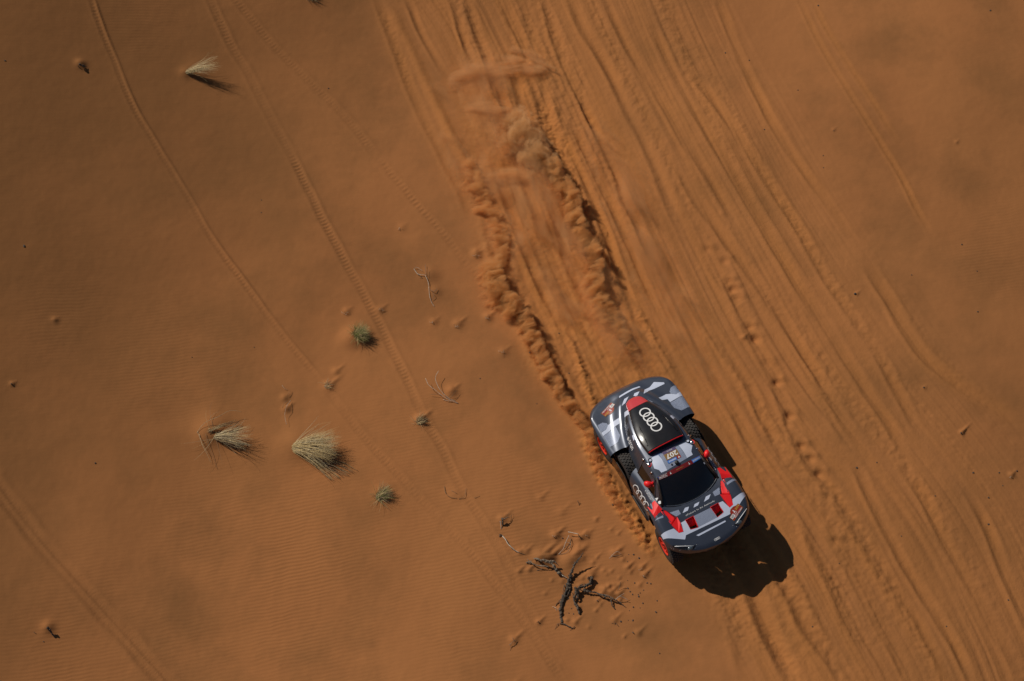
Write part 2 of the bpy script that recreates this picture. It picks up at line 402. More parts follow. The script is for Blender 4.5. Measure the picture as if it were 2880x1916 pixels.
# -- ruts that one can follow in the fan
for i, (pts, w, dp, bm_, rg) in enumerate([
    ([(1080, -20), (1150, 130), (1215, 270), (1280, 400), (1350, 520)], .13, -.05, .0, 0),
    ([(1140, -20), (1185, 90), (1235, 180), (1262, 215)], .09, .05, .03, .01),
    ([(1060, -20), (1110, 120), (1170, 280), (1240, 420), (1290, 520), (1330, 620)], .12, .025, .015, .025),
    ([(1270, -20), (1300, 90), (1335, 190)], .1, .05, .03, 0),
    ([(1310, -20), (1340, 80), (1380, 190), (1400, 260), (1440, 330), (1480, 430), (1510, 500), (1535, 580)], .12, .05, .03, 0),
    ([(1400, -20), (1440, 60), (1475, 130), (1500, 200)], .13, .055, .03, .012),
    ([(1470, -20), (1500, 110), (1530, 230), (1560, 330)], .14, .03, .02, .02),
    ([(1530, -20), (1560, 90), (1600, 200), (1640, 280), (1680, 360), (1720, 440), (1765, 560)], .13, .06, .035, 0),
    ([(1600, -20), (1650, 90), (1700, 170), (1760, 290), (1810, 390), (1860, 500), (1905, 620)], .14, .06, .03, 0),
    ([(1690, -20), (1760, 120), (1850, 260), (1930, 400), (2010, 520), (2080, 640)], .12, .035, .02, .01),
    ([(2017, -20), (2070, 130), (2120, 240), (2170, 340), (2240, 450), (2300, 530), (2350, 600), (2410, 690)], .11, .035, .025, 0),
    ([(2240, -20), (2290, 90), (2340, 180), (2390, 260), (2450, 360), (2520, 470), (2570, 570), (2620, 660)], .07, .015, .012, 0),
    ([(2275, -20), (2330, 90), (2400, 200), (2470, 310), (2540, 420)], .06, .008, .006, 0),
    ([(1920, 180), (1990, 260), (2060, 350), (2110, 430), (2160, 510), (2220, 600), (2270, 680), (2330, 790), (2430, 930), (2500, 1050), (2600, 1240)], .12, .04, .025, 0),
    ([(1830, 60), (1900, 210), (1990, 370), (2080, 520), (2150, 640), (2220, 760), (2300, 880), (2380, 1010), (2460, 1130), (2560, 1290)], .13, .04, .025, 0),
    ([(1900, 440), (1960, 560), (2030, 660), (2100, 750), (2190, 880), (2260, 990), (2330, 1100), (2380, 1190), (2450, 1300)], .13, .05, .03, 0),
    ([(2430, 720), (2510, 860), (2600, 1000), (2680, 1070), (2760, 1120), (2900, 1210)], .15, .045, .04, 0),
    ([(1920, 800), (1980, 900), (2050, 1000), (2110, 1090), (2150, 1180), (2210, 1290)], .12, .045, .025, .012),
    ([(1750, 540), (1820, 680), (1900, 830), (1960, 960), (2010, 1060), (2070, 1160), (2120, 1250)], .13, .04, .025, .008),
    ([(2040, 660), (2110, 780), (2200, 900), (2260, 1000), (2330, 1130), (2400, 1260)], .17, .02, .02, .03),
    ([(1960, 700), (2010, 760), (2065, 830), (2120, 950), (2180, 1070), (2220, 1170), (2260, 1270), (2310, 1350)], .14, .03, .035, .035),
    ([(2240, 1290), (2310, 1380), (2370, 1470), (2430, 1570), (2500, 1680), (2560, 1780), (2620, 1860), (2660, 1940)], .13, -.045, .0, 0),
    ([(2270, 1285), (2345, 1380), (2410, 1475), (2475, 1580), (2545, 1690), (2600, 1780), (2680, 1930)], .10, .035, .01, 0),
    ([(2400, 1290), (2450, 1400), (2500, 1500), (2560, 1610), (2630, 1720), (2700, 1840), (2750, 1940)], .12, .05, .03, 0),
    ([(2530, 1290), (2600, 1400), (2650, 1500), (2720, 1620), (2790, 1750), (2880, 1910)], .13, .035, .03, .02),
    ([(2720, 1370), (2780, 1490), (2830, 1620), (2900, 1780)], .12, .04, .03, 0),
    ([(2265, 1420), (2290, 1500), (2320, 1570), (2350, 1640), (2385, 1720), (2420, 1780), (2470, 1860)], .15, .075, .04, .05),
    ([(1985, 1440), (2050, 1540), (2110, 1640), (2140, 1720), (2170, 1790), (2210, 1860), (2250, 1940)], .15, .10, .045, .055),
    ([(2110, 1470), (2165, 1570), (2220, 1660), (2260, 1740), (2300, 1800), (2350, 1860), (2390, 1940)], .13, .09, .04, .04),
    ([(1930, 1500), (1990, 1580), (2040, 1660), (2070, 1740), (2090, 1830), (2110, 1920)], .15, .03, .02, .04),
    ([(2330, 1800), (2380, 1860), (2430, 1940)], .13, .06, .03, .045),
    ([(2450, 1680), (2490, 1760), (2530, 1850), (2580, 1940)], .14, .03, .02, .03),
    ([(2060, 1130), (2110, 1250), (2170, 1380), (2230, 1480), (2270, 1560)], .14, .02, .02, .03),
]):
    rut(pts, w*(1.35 if rg >= .04 else 1.05), dp*(1.15 if i < 10 or rg >= .04 else .85), bm_*.9, 0, rough=rg*(.9 if rg >= .04 else .6), fresh=.55 if rg < .03 else .35, seed=20+i, side=-.4, ends=(.9, .9), pw=2)
for px, py, h, r in [(2062, 812, -.10, .11), (2076, 838, -.06, .12), (2126, 952, -.12, .13), (2110, 918, -.06, .1), (2186, 1074, -.11, .10), (2222, 1168, -.12, .12), (2216, 1190, -.07, .12), (2256, 1252, -.10, .10),
                     (2282, 1288, -.08, .1), (2305, 1332, -.10, .12), (2050, 790, -.05, .1), (2160, 1020, -.04, .15), (2040, 732, -.06, .12), (1990, 700, -.05, .12), (2350, 1520, -.05, .12), (2330, 1400, -.05, .1)]:
    bump(px, py, h, r); bump(px+12, py-8, .045, r*1.1)
# -- churned ground where the car has just been
CA = [(1365, 560), (1400, 690), (1425, 790), (1475, 900), (1530, 1010), (1590, 1110), (1650, 1190), (1700, 1255), (1770, 1370), (1850, 1510)]
CB = [(1500, 180), (1535, 330), (1590, 480), (1640, 620), (1680, 730), (1720, 850), (1770, 960), (1840, 1050), (1900, 1150), (1980, 1300), (2060, 1440)]
rut(CA, .20, .065, .045, 0, rough=.045, fresh=1, seed=81, ends=(1.5, .1))
rut(CB, .20, .065, .045, 0, rough=.045, fresh=1, seed=82, ends=(1.5, .1))
rut([(1545, 900), (1561, 921), (1610, 969), (1634, 1042), (1650, 1090), (1674, 1147), (1700, 1200)], .085, -.075, 0, 0, rough=.05, fresh=1, seed=83, pw=2)
rut([(1770, 830), (1779, 848), (1811, 905), (1844, 969), (1884, 1034), (1900, 1080)], .08, -.07, 0, 0, rough=.05, fresh=1, seed=84, pw=2)
rut([(1455, 690), (1490, 790), (1540, 890), (1590, 1000)], .10, -.03, 0, 0, fresh=1, seed=85)
for i, pts in enumerate([[(1400, 210), (1450, 420), (1520, 640), (1590, 820), (1680, 990)], [(1440, 190), (1500, 420), (1560, 600), (1600, 740), (1690, 930)], [(1380, 420), (1440, 600), (1500, 760), (1570, 900)],
                         [(1560, 330), (1630, 480), (1700, 640), (1740, 760), (1800, 900)], [(1600, 330), (1670, 470), (1740, 620), (1800, 760), (1870, 930)], [(1620, 250), (1690, 400), (1770, 580), (1850, 760)]]):
    rut(pts, .11, .055, .03, 0, rough=.012, fresh=1, seed=140+i, ends=(1, 1), pw=2)
PM = path([(1400, 230), (1440, 450), (1540, 720), (1640, 900), (1760, 1100), (1860, 1300), (1960, 1480)])
Dm, Sm, L = along(PM, 3.0); wv = np.exp(-(Dm/1.25)**4)
H += wv*.018*fbm(X/.35, Y/.35, 3, 91, .55)*fade
FRESH = np.maximum(FRESH, wv*(.75+.35*noise(X/.6, Y/.6, 92))); SMOOTH = np.maximum(SMOOTH, wv)
# clumped sand thrown up beside the near wheels
PS = path([(1640, 1190), (1680, 1300), (1730, 1390), (1790, 1480), (1850, 1570)])
Dm, Sm, L = along(PS, 1.2); wv = np.exp(-((Dm+.02)/.22)**4)*np.clip(Sm/.5, 0, 1)*np.clip((L-Sm)/.5, 0, 1)
H += wv*(.04+.06*fbm(X/.16, Y/.13, 4, 93, .6)); FRESH = np.maximum(FRESH, wv*1.1); SMOOTH = np.maximum(SMOOTH, wv)
# -- sand banked against plants and wood, tails on the lee side (up and to the right)
for a in [(522, 206, .06, .16), (560, 196, .05, .3), (1004, 944, .12, .30), (985, 955, .07, .25), (600, 1205, .16, .42), (580, 1230, .06, .3), (830, 1250, .15, .38), (1075, 1388, .07, .22), (1180, 1182, .07, .14),
          (227, 180, .09, .13), (135, 1764, .08, .14), (1210, 772, .07, .22), (1225, 820, .05, .16), (1300, 870, 0.0, .1), (480, 1180, -.04, .35), (470, 1215, .03, .4)]:
    bump(*a)
for a in [(1220, 905, .05, .10, .3), (1288, 912, .07, .12, .45), (1372, 893, .07, .12, .45), (1416, 990, .06, .12, .4), (1340, 718, .05, .12, .5), (1338, 708, .05, .10, .3), (975, 876, .05, .1, .3), (1070, 872, .05, .1, .35),
          (1270, 1100, .10, .14, .4), (925, 1085, .07, .14, .6), (945, 1045, .05, .1, .4), (1130, 640, .03, .12, .3), (806, 1150, .08, .10, .35), (800, 1120, .06, .1, .3), (1190, 1175, .09, .12, .4),
          (1562, 1506, .09, .11, .45), (1632, 1512, .08, .10, .4), (1650, 1505, .05, .09, .35), (1520, 1568, .16, .16, .75), (1545, 1570, .14, .15, .7), (1600, 1575, .10, .2, .8), (1625, 1560, .08, .15, .5), (1462, 1552, .05, .08, .3), (1480, 1550, .05, .08, .35),
          (1412, 1460, .06, .1, .45), (1765, 1596, .07, .07, .35), (1806, 1595, .06, .06, .3), (1814, 1616, .07, .07, .4), (1460, 1606, .05, .06, .3), (1488, 1602, .05, .06, .35), (1728, 1555, .06, .1, .4),
          (1718, 1668, .10, .09, .35), (1700, 1662, .10, .09, .35), (1740, 1672, .08, .08, .3), (1660, 1615, .08, .13, .45), (1618, 1750, .05, .07, .4), (1515, 1750, .05, .07, .35), (1795, 1780, .05, .08, .4), (1445, 1800, .06, .1, .5), (1728, 1744, .05, .08, .4),
          (1274, 1392, .03, .2, .3), (2705, 1216, .08, .06, .5), (2690, 400, .03, .05, .2), (2845, 1336, .06, .07, .3), (2600, 1090, .03, .05, .2), (35, 1080, .05, .06, .2), (155, 900, .05, .08, .2), (1740, 1290, 0, .1, .1),
          (2090, 950, .05, .07, .3), (2410, 826, .04, .05, .25), (2345, 365, .03, .05, .2), (1520, 1400, .03, .09, .5), (1580, 1440, .03, .12, .5), (1430, 1940, .05, .2, .6)]:
    bump(*a)
for k in range(46):                                         # little knobs of sand around the dead wood
    px, py = 1690+rng.normal(0, 75), 1650+rng.normal(0, 75)
    if px > 1400: bump(px, py, rng.uniform(.02, .045), rng.uniform(.035, .06), rng.uniform(.1, .3))
H += fade*(.006*fbm(X/.6, Y/.6, 3, 95)+.0035*fbm(X/.14, Y/.14, 2, 96)*(.4+1.2*np.clip(FRESH, 0, 1)))

def ground_z(x, y):
    i = np.clip(np.searchsorted(GX, x)-1, 0, len(GX)-2); j = np.clip(np.searchsorted(GY, y)-1, 0, len(GY)-2)
    a = (x-GX[i])/(GX[i+1]-GX[i]); b = (y-GY[j])/(GY[j+1]-GY[j])
    return float((H[j, i]*(1-a)+H[j, i+1]*a)*(1-b)+(H[j+1, i]*(1-a)+H[j+1, i+1]*a)*b)
def at(px, py, z=0.0):
    """the point z above the sand seen at a photo pixel"""
    d = ray(px, py); zz = 0.0
    for _ in range(25):
        t = (zz-CAM_P[2])/d[2]; p = CAM_P+d*t; zz = .4*zz+.6*(ground_z(p[0], p[1])+z)
    return p

def build_ground():
    ny, nx = H.shape
    me = bpy.data.meshes.new('sand_ground')
    me.vertices.add(nx*ny); me.vertices.foreach_set('co', np.stack([X, Y, H], -1).astype(np.float32).ravel())
    idx = np.arange(nx*ny).reshape(ny, nx)
    qd = np.stack([idx[:-1, :-1], idx[:-1, 1:], idx[1:, 1:], idx[1:, :-1]], -1).reshape(-1, 4)
    me.loops.add(qd.size); me.polygons.add(len(qd))
    me.loops.foreach_set('vertex_index', qd.astype(np.int32).ravel())
    me.polygons.foreach_set('loop_start', np.arange(0, qd.size, 4, dtype=np.int32))
    me.update(calc_edges=True)
    me.polygons.foreach_set('use_smooth', np.ones(len(qd), bool))
    rip = np.full(H.shape, .12)
    for px, py, rr, a_ in [(800, 1640, 3.2, 1), (1400, 1520, 2.6, .9), (300, 1840, 2.5, .8), (1250, 1780, 2.5, .6), (1150, 1250, 2.2, .45), (480, 1010, 2.0, .5), (150, 860, 1.5, .5), (400, 60, 1.5, .4), (2800, 700, 1.5, .5)]:
        c = at0(px, py); rip = np.maximum(rip, a_*np.exp(-((X-c[0])**2+(Y-c[1])**2)/rr**2))
        sx_ = X*.95-Y*.30                                     # older brown sand plus shade painted into its colour, leftwards and some far right
    crust_shade = np.clip((-4.5-sx_+2.6*fbm(X/4.5, Y/4.5, 3, 120))/8.5, 0, 1)+.35*np.clip((sx_-7.5+2*fbm(X/4, Y/4, 2, 121))/5, 0, 1)
    for nm, A in (('fresh', FRESH), ('smoothed', SMOOTH), ('ripple', rip), ('crust_shade', crust_shade)):
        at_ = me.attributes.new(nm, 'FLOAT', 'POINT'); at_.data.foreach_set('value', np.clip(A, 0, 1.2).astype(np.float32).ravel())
    o = bpy.data.objects.new('sand_ground', me); COL.objects.link(o); o['kind'] = 'structure'
    o['label'] = 'orange brown desert sand crossed by wheel ruts'
    m, n, l, b = new_mat('desert_sand')
    tc = n.new('ShaderNodeTexCoord')
    def nz(scale, det=5, rough=.6, vec=None):
        t = n.new('ShaderNodeTexNoise'); t.inputs['Scale'].default_value = scale; t.inputs['Detail'].default_value = det; t.inputs['Roughness'].default_value = rough
        l.new(vec or tc.outputs['Object'], t.inputs['Vector']); return t.outputs['Fac']
    def mix(a, bcol, f):
        x = n.new('ShaderNodeMix'); x.data_type = 'RGBA'; l.new(f, x.inputs[0])
        for s_, v in ((6, a), (7, bcol)):
            if isinstance(v, tuple): x.inputs[s_].default_value = (*v, 1)
            else: l.new(v, x.inputs[s_])
        return x.outputs[2]
    def rng_(v, a, b_, c=0, d=1):
        r = n.new('ShaderNodeMapRange'); r.inputs[1].default_value = a; r.inputs[2].default_value = b_; r.inputs[3].default_value = c; r.inputs[4].default_value = d
        l.new(v, r.inputs[0]); return r.outputs[0]
    def math_(op, a, b_):
        r = n.new('ShaderNodeMath'); r.operation = op
        for i, v in enumerate((a, b_)):
            if isinstance(v, (int, float)): r.inputs[i].default_value = v
            else: l.new(v, r.inputs[i])
        return r.outputs[0]
    fr = n.new('ShaderNodeAttribute'); fr.attribute_name = 'fresh'; sm = n.new('ShaderNodeAttribute'); sm.attribute_name = 'smoothed'; rp_ = n.new('ShaderNodeAttribute'); rp_.attribute_name = 'ripple'
    col = mix(SAND_A, SAND_B, rng_(nz(.22, 3), .3, .7))
    col = mix(col, SAND_DARK, rng_(nz(.33, 6, .65), .46, .74, 0, .85))       # darker coarse-grained patches
    cr = n.new('ShaderNodeAttribute'); cr.attribute_name = 'crust_shade'
    col = mix(col, (.27, .118, .042), rng_(cr.outputs['Fac'], 0, 1, 0, .9))  # old-sand brown, darkened further to stand for shade
    col = mix(col, SAND_FRESH, rng_(fr.outputs['Fac'], 0, 1, 0, .9))
    grain = nz(160, 3, .8)
    col = mix(col, SAND_DARK, rng_(grain, .55, .85, 0, .25))
    l.new(col, b.inputs['Base Color']); b.inputs['Roughness'].default_value = .95; b.inputs['Specular IOR Level'].default_value = .08
    # wind ripples, only on undisturbed sand
    mp = n.new('ShaderNodeMapping'); mp.inputs['Rotation'].default_value = (0, 0, math.radians(-102)); l.new(tc.outputs['Object'], mp.inputs['Vector'])
    w = n.new('ShaderNodeTexWave'); w.wave_type = 'BANDS'; w.bands_direction = 'X'; w.wave_profile = 'SIN'
    w.inputs['Scale'].default_value = 3.4; w.inputs['Distortion'].default_value = 5.5; w.inputs['Detail'].default_value = 2.2; w.inputs['Detail Scale'].default_value = .42
    l.new(mp.outputs[0], w.inputs['Vector'])
    amp = math_('MULTIPLY', math_('MULTIPLY', rp_.outputs['Fac'], rng_(nz(.5, 3), .35, .6, .35, 1.0)), rng_(sm.outputs['Fac'], .1, .8, 1, 0))
    hgt = math_('ADD', math_('MULTIPLY', w.outputs['Fac'], math_('MULTIPLY', amp, .0046)), math_('MULTIPLY', nz(38, 4, .7), .0035))
    hgt = math_('ADD', hgt, math_('MULTIPLY', math_('MULTIPLY', nz(9, 5, .65), sm.outputs['Fac']), .014))
    bp = n.new('ShaderNodeBump'); bp.inputs['Strength'].default_value = 1; bp.inputs['Distance'].default_value = 1
    l.new(hgt, bp.inputs['Height']); l.new(bp.outputs[0], b.inputs['Normal'])
    me.materials.append(m)
    return o
SAND_A, SAND_B, SAND_DARK, SAND_FRESH = (.425, .174, .061), (.375, .150, .053), (.24, .108, .040), (.465, .183, .052)
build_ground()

# ------------------------------------------------------------------ the rally car
def rot3(yaw, pitch, roll):
    cy, sy = cos(yaw), sin(yaw); cp, sp = cos(pitch), sin(pitch); cr, sr = cos(roll), sin(roll)
    return np.array([[cy, -sy, 0], [sy, cy, 0], [0, 0, 1]])@np.array([[cp, 0, sp], [0, 1, 0], [-sp, 0, cp]])@np.array([[1, 0, 0], [0, cr, -sr], [0, sr, cr]])
CR = rot3(*np.radians([-62.495, -2.536, 3.25])); CT = np.array([3.9837, -4.0706, 0])
m4 = Matrix.Identity(4)
for i in range(3):
    for j in range(3): m4[i][j] = CR[i, j]
    m4[i][3] = CT[i]
car = empty('rally_car', m4)
tag(car, 'dark grey and silver off-road rally car with red fins, number 207, throwing up sand', 'car')
def part(b, name, m, parent=car, deg=None, normals=True, smooth=True):
    o = b.build(name, M[m], parent, smooth)
    if normals: fixn(o)
    if deg: sharp(o, deg)
    return o
def thick(o, t, off=-1):
    md = o.modifiers.new('thickness', 'SOLIDIFY'); md.thickness = t; md.offset = off; return o

# front clip: bonnet and front wings in one moulding, with openings under the red ducts
VENT = [[(1.458, -.460), (1.458, -.235), (1.745, -.265), (1.708, -.460)], [(1.458, .235), (1.458, .460), (1.708, .460), (1.745, .265)]]
DUCT = []
for s in (-1, 1):
    DUCT += [[(1.02, s*.83), (1.00, s*.775), (1.30, s*.615), (1.43, s*.785)], [(.86, s*.87), (.97, s*.835), (1.0, s*.885), (1.06, s*1.06), (.99, s*1.07)]]
def in_poly(x, y, P):
    r = np.zeros(np.shape(x), bool); n = len(P)
    for i in range(n):
        (x1, y1), (x2, y2) = P[i], P[(i+1) % n]
        c = ((y1 > y) != (y2 > y)) & (x < (x2-x1)*(y-y1)/((y2-y1)+1e-12)+x1); r ^= c
    return r
yy = np.concatenate([[-1.17, -1.165, -1.155], np.linspace(-1.14, 1.14, 131), [1.155, 1.165, 1.17]])
tt = np.concatenate([np.linspace(0, .93, 86), [.95, .965, .98, .99, 1]])
b = MB()
x0 = clip_rear_x(np.abs(yy)); x1 = nose_x(np.abs(yy))
xx = x0[None]+(x1-x0)[None]*tt[:, None]; ym = np.broadcast_to(yy, xx.shape)
hw = clip_hw(xx); ym = np.where(np.abs(ym) > hw, np.sign(ym)*np.maximum(hw, .93*np.abs(ym)), ym)
P = np.stack([xx, ym, z_clip(xx, ym)], -1)
na, nb = xx.shape; F = []
cx = (xx[:-1, :-1]+xx[1:, 1:])/2; cy_ = (ym[:-1, :-1]+ym[1:, 1:])/2
hole = np.zeros(cx.shape, bool)
for pl in VENT+DUCT: hole |= in_poly(cx, cy_, pl)
for i in range(na-1):
    for j in range(nb-1):
        if not hole[i, j]: F.append((i*nb+j, (i+1)*nb+j, (i+1)*nb+j+1, i*nb+j+1))
b.add(P.reshape(-1, 3), F)
body = part(b, 'body', 'paint', normals=False)
# skirts: the wings' sides and the nose below the edge
b = MB(); edge = []
for i in range(na): edge.append(P[i, 0])
edge += [P[-1, j] for j in range(1, nb)]
edge += [P[i, -1] for i in range(na-2, -1, -1)]
edge = np.array(edge)
rows = [edge]
nrm = np.stack([edge[:, 0]-.9, edge[:, 1]*1.6], 1); nrm /= np.linalg.norm(nrm, axis=1)[:, None]
front = np.clip((edge[:, 0]-1.75)/.35, 0, 1)
for k, (out, dz) in enumerate([(0, .012), (-.05, .045), (-.12, .10), (-.19, .16), (-.25, .22)]):
    e = edge.copy(); e[:, :2] += nrm*(out*(.15+.85*front))[:, None]; e[:, 2] -= dz*(.30+.70*front); rows.append(e)
b.grid(np.array(rows)); part(b, 'front_bumper', 'under')
# black cowl between the windscreen and the bonnet
b = MB(); ya = np.linspace(-.80, .80, 41)
gx, gy, gz = glass_pt(np.full(41, .985), ya/.80)
rx = clip_rear_x(np.abs(ya)); rows = []
for t in (0, .25, .6, 1.0):
    q_ = np.stack([gx*(1-t)+(rx+.02)*t, gy*(1-t)+ya*t, (gz-.012)*(1-t)+(z_clip(rx+.02, ya)-.012)*t-.035*sin(np.pi*t)], -1); rows.append(q_)
b.grid(np.array(rows)); part(b, 'cowl', 'trim')
b = MB(); v = np.linspace(-.97, .97, 36); g = np.stack(glass_pt(np.full(36, 1.0), v), -1); g[:, 2] += .004
b.tube(g, .0075, 6); part(b, 'windscreen_trim', 'chrome')

# windscreen, side glass, pillars
u = np.linspace(0, 1, 25); v = np.linspace(-1, 1, 41); U, V = np.meshgrid(u, v, indexing='ij')
b = MB(); b.grid(np.stack(glass_pt(U, V), -1)); windscreen = thick(part(b, 'windscreen', 'glass'), .006)
def patch(c00, c10, c11, c01, n=8, bulge=.0, axis_=(0, 1, 0)):
    u = np.linspace(0, 1, n); A, B = np.meshgrid(u, u, indexing='ij')
    c00, c10, c11, c01 = map(np.array, (c00, c10, c11, c01))
    Q = (1-A)[..., None]*(1-B)[..., None]*c00+A[..., None]*(1-B)[..., None]*c10+A[..., None]*B[..., None]*c11+(1-A)[..., None]*B[..., None]*c01
    return Q+(bulge*sin(np.pi*A)*sin(np.pi*B))[..., None]*np.array(axis_)
for s in (-1, 1):
    b = MB(); b.grid(patch((.34, s*.605, 1.645), (.90, s*.800, 1.20), (.90, s*.815, 1.13), (.34, s*.83, 1.17), bulge=s*.02)); part(b, 'door_frame', 'paint')
for s in (-1, 1):
    b = MB(); b.tube([(.33, s*.603, 1.655), (.55, s*.655, 1.54), (.75, s*.71, 1.41), (.92, s*.785, 1.25)], .028, 8); part(b, 'windscreen_pillar', 'trim')
for s in (-1, 1):
    b = MB(); b.grid(patch((-.235, s*.648, 1.58), (.30, s*.650, 1.58), (.62, s*.800, 1.235), (-.17, s*.842, 1.26), bulge=s*.022))
    side = part(b, 'side_window', 'sideglass')
    b = MB(); b.tube([(-.24, s*.652, 1.59), (.31, s*.655, 1.59), (.63, s*.81, 1.235), (-.175, s*.85, 1.255), (-.24, s*.652, 1.59)], .010, 6)
    part(b, 'frame', 'trim', side)

# roof with the flanks that run back into the deck
xs = np.concatenate([np.linspace(-2.15, -.4, 46), np.linspace(-.36, .345, 24)])
ts = np.concatenate([np.linspace(-1, -.62, 12), np.linspace(-.58, .58, 41), np.linspace(.62, 1, 12)])
rows = []
for x in xs:
    yr, yb = float(roof_y(x)), float(belt_y(x))
    y = np.where(np.abs(ts) <= .6, ts/.6*yr, np.sign(ts)*(yr+(yb-yr)*(np.abs(ts)-.6)/.4))
    rows.append(np.stack([np.full(len(y), x), y, z_roof(np.full(len(y), x), y)], -1))
b = MB(); b.grid(np.array(rows)); roof = part(b, 'roof', 'paint')

# rear deck over the rear wheels
yy2 = np.concatenate([[-1.19, -1.185, -1.17], np.linspace(-1.15, 1.15, 93), [1.17, 1.185, 1.19]])
x0 = deck_rear_x(np.abs(yy2)); x1 = deck_front_x(np.abs(yy2)); tt2 = np.concatenate([[0, .004, .012, .025], np.linspace(.045, 1, 60)])
xx = x0[None]+(x1-x0)[None]*tt2[:, None]; ym = np.broadcast_to(yy2, xx.shape)
P = np.stack([xx, ym, z_deck(xx, ym)], -1)
na, nb = xx.shape
b = MB(); b.grid(P, flip=True); deck = part(b, 'rear_deck', 'paint', normals=False)
edge = np.array([P[i, 0] for i in range(na-1, 0, -1)]+[P[0, j] for j in range(nb)]+[P[i, -1] for i in range(1, na)])
nrm = np.stack([np.minimum(edge[:, 0]+1.6, 0)*1.5, edge[:, 1]], 1); nrm /= np.linalg.norm(nrm, axis=1)[:, None]
b = MB(); rows = []
for out, dz in [(0, 0), (.008, .015), (.006, .05)]:
    e = edge.copy(); e[:, :2] += nrm*out; e[:, 2] -= dz; rows.append(e)
b.grid(np.array(rows)); part(b, 'deck_trim', 'trim')
b = MB(); rows = []; rear = np.clip((-1.95-edge[:, 0])/.2, 0, 1)
for out, dz in [(.004, .05), (0, .12), (-.05, .3), (-.14, .5)]:
    e = edge.copy(); e[:, :2] += nrm*out; e[:, 2] -= .05+(dz-.05)*(.45+.55*rear); rows.append(e)
b.grid(np.array(rows)); part(b, 'rear_bumper', 'under')

# roof scoop, its red lip and the faded red tail
def curtain(xa, xb, yf, zf, n=22, k=19, drop=.12, name='', m='black', skirt=True):
    rows = []
    for x in np.linspace(xa, xb, n):
        w = float(yf(x)); y = w*np.sin(np.linspace(-np.pi/2, np.pi/2, k)); z = zf(np.full(k, x), y)
        e = np.stack([np.full(k, x), y, z], -1)
        if skirt:
            L_ = e[0].copy(); L_[1] -= .02; L_[2] -= .03; L2 = L_.copy(); L2[2] -= drop; R1 = e[-1].copy(); R1[1] += .02; R1[2] -= .03; R2 = R1.copy(); R2[2] -= drop
            e = np.vstack([[L2, L_], e, [R1, R2]])
        rows.append(e)
    b = MB(); b.grid(np.array(rows)); return part(b, name, m)
scoop = curtain(-1.61, -.28, scoop_y, z_scoop, 40, 31, .15, 'roof_scoop', 'black')
thick(scoop, .02)
tail = curtain(-1.93, -1.605, scoop_y, lambda x, y: z_scoop(x, y)+.004-.03*np.clip((-1.86-x)/.07, 0, 1)**2, 14, 21, .12, 'scoop_tail', 'pink')
b = MB(); y = np.linspace(-.475, .475, 25); x = np.full(25, -.272)
b.grid(np.stack([np.stack([x+dx, y, z_scoop(x, y)+dz], -1) for dx, dz in ((-.012, .006), (.006, .004), (.008, -.012), (-.012, -.02), (-.012, .006))]))
part(b, 'scoop_lip', 'red', scoop)
b = MB(); b.box((-.45, 0, 1.765), (.04, .86, .14)); part(b, 'scoop_grille', 'inkblack', scoop)
for s in (-1, 1):
    b = MB(); b.tube([(-.42, s*.40, 1.842), (-.62, s*.385, 1.852), (-.86, s*.355, 1.822), (-1.02, s*.325, 1.79)], [.003, .010, .010, .003], 6); part(b, 'crease', 'black', scoop)

# side pods / doors
for s in (-1, 1):
    T_ = np.linspace(0, 1, 16); rows = []
    yv, zv = pod_sec(T_)
    xr = -.33+.14*T_+.17*T_**2; xf = .80-.0*T_
    for a in np.linspace(0, 1, 26):
        x = xr+(xf-xr)*a; pinch = 1-.03*sin(np.pi*a)
        rows.append(np.stack([x, s*yv*np.where(T_ > .2, pinch, 1), zv], -1))
    b = MB(); b.grid(np.array(rows)); door = part(b, 'door', 'paint')
    rows = np.array(rows)
    b = MB(); b.grid(patch(rows[0][0], rows[0][-1], (-.05, s*.70, .42), (-.33, s*.70, 1.19), 5)); part(b, 'door_edge', 'trim', door)
    b = MB(); b.tube([(x, s*1.09, .45) for x in np.linspace(-.1, .75, 6)], .03, 8); part(b, 'sill', 'trim', door)
b = MB()
b.box((-.55, 0, .72), (3.1, 1.40, .80)); b.box((-.05, 0, .37), (1.9, 2.06, .06)); b.box((1.45, 0, .55), (1.0, .40, .40)); b.box((-2.1, 0, .75), (.3, 1.2, .4))
b.box((.35, 0, 1.05), (1.1, 1.5, .2))
part(b, 'chassis', 'under', smooth=False)

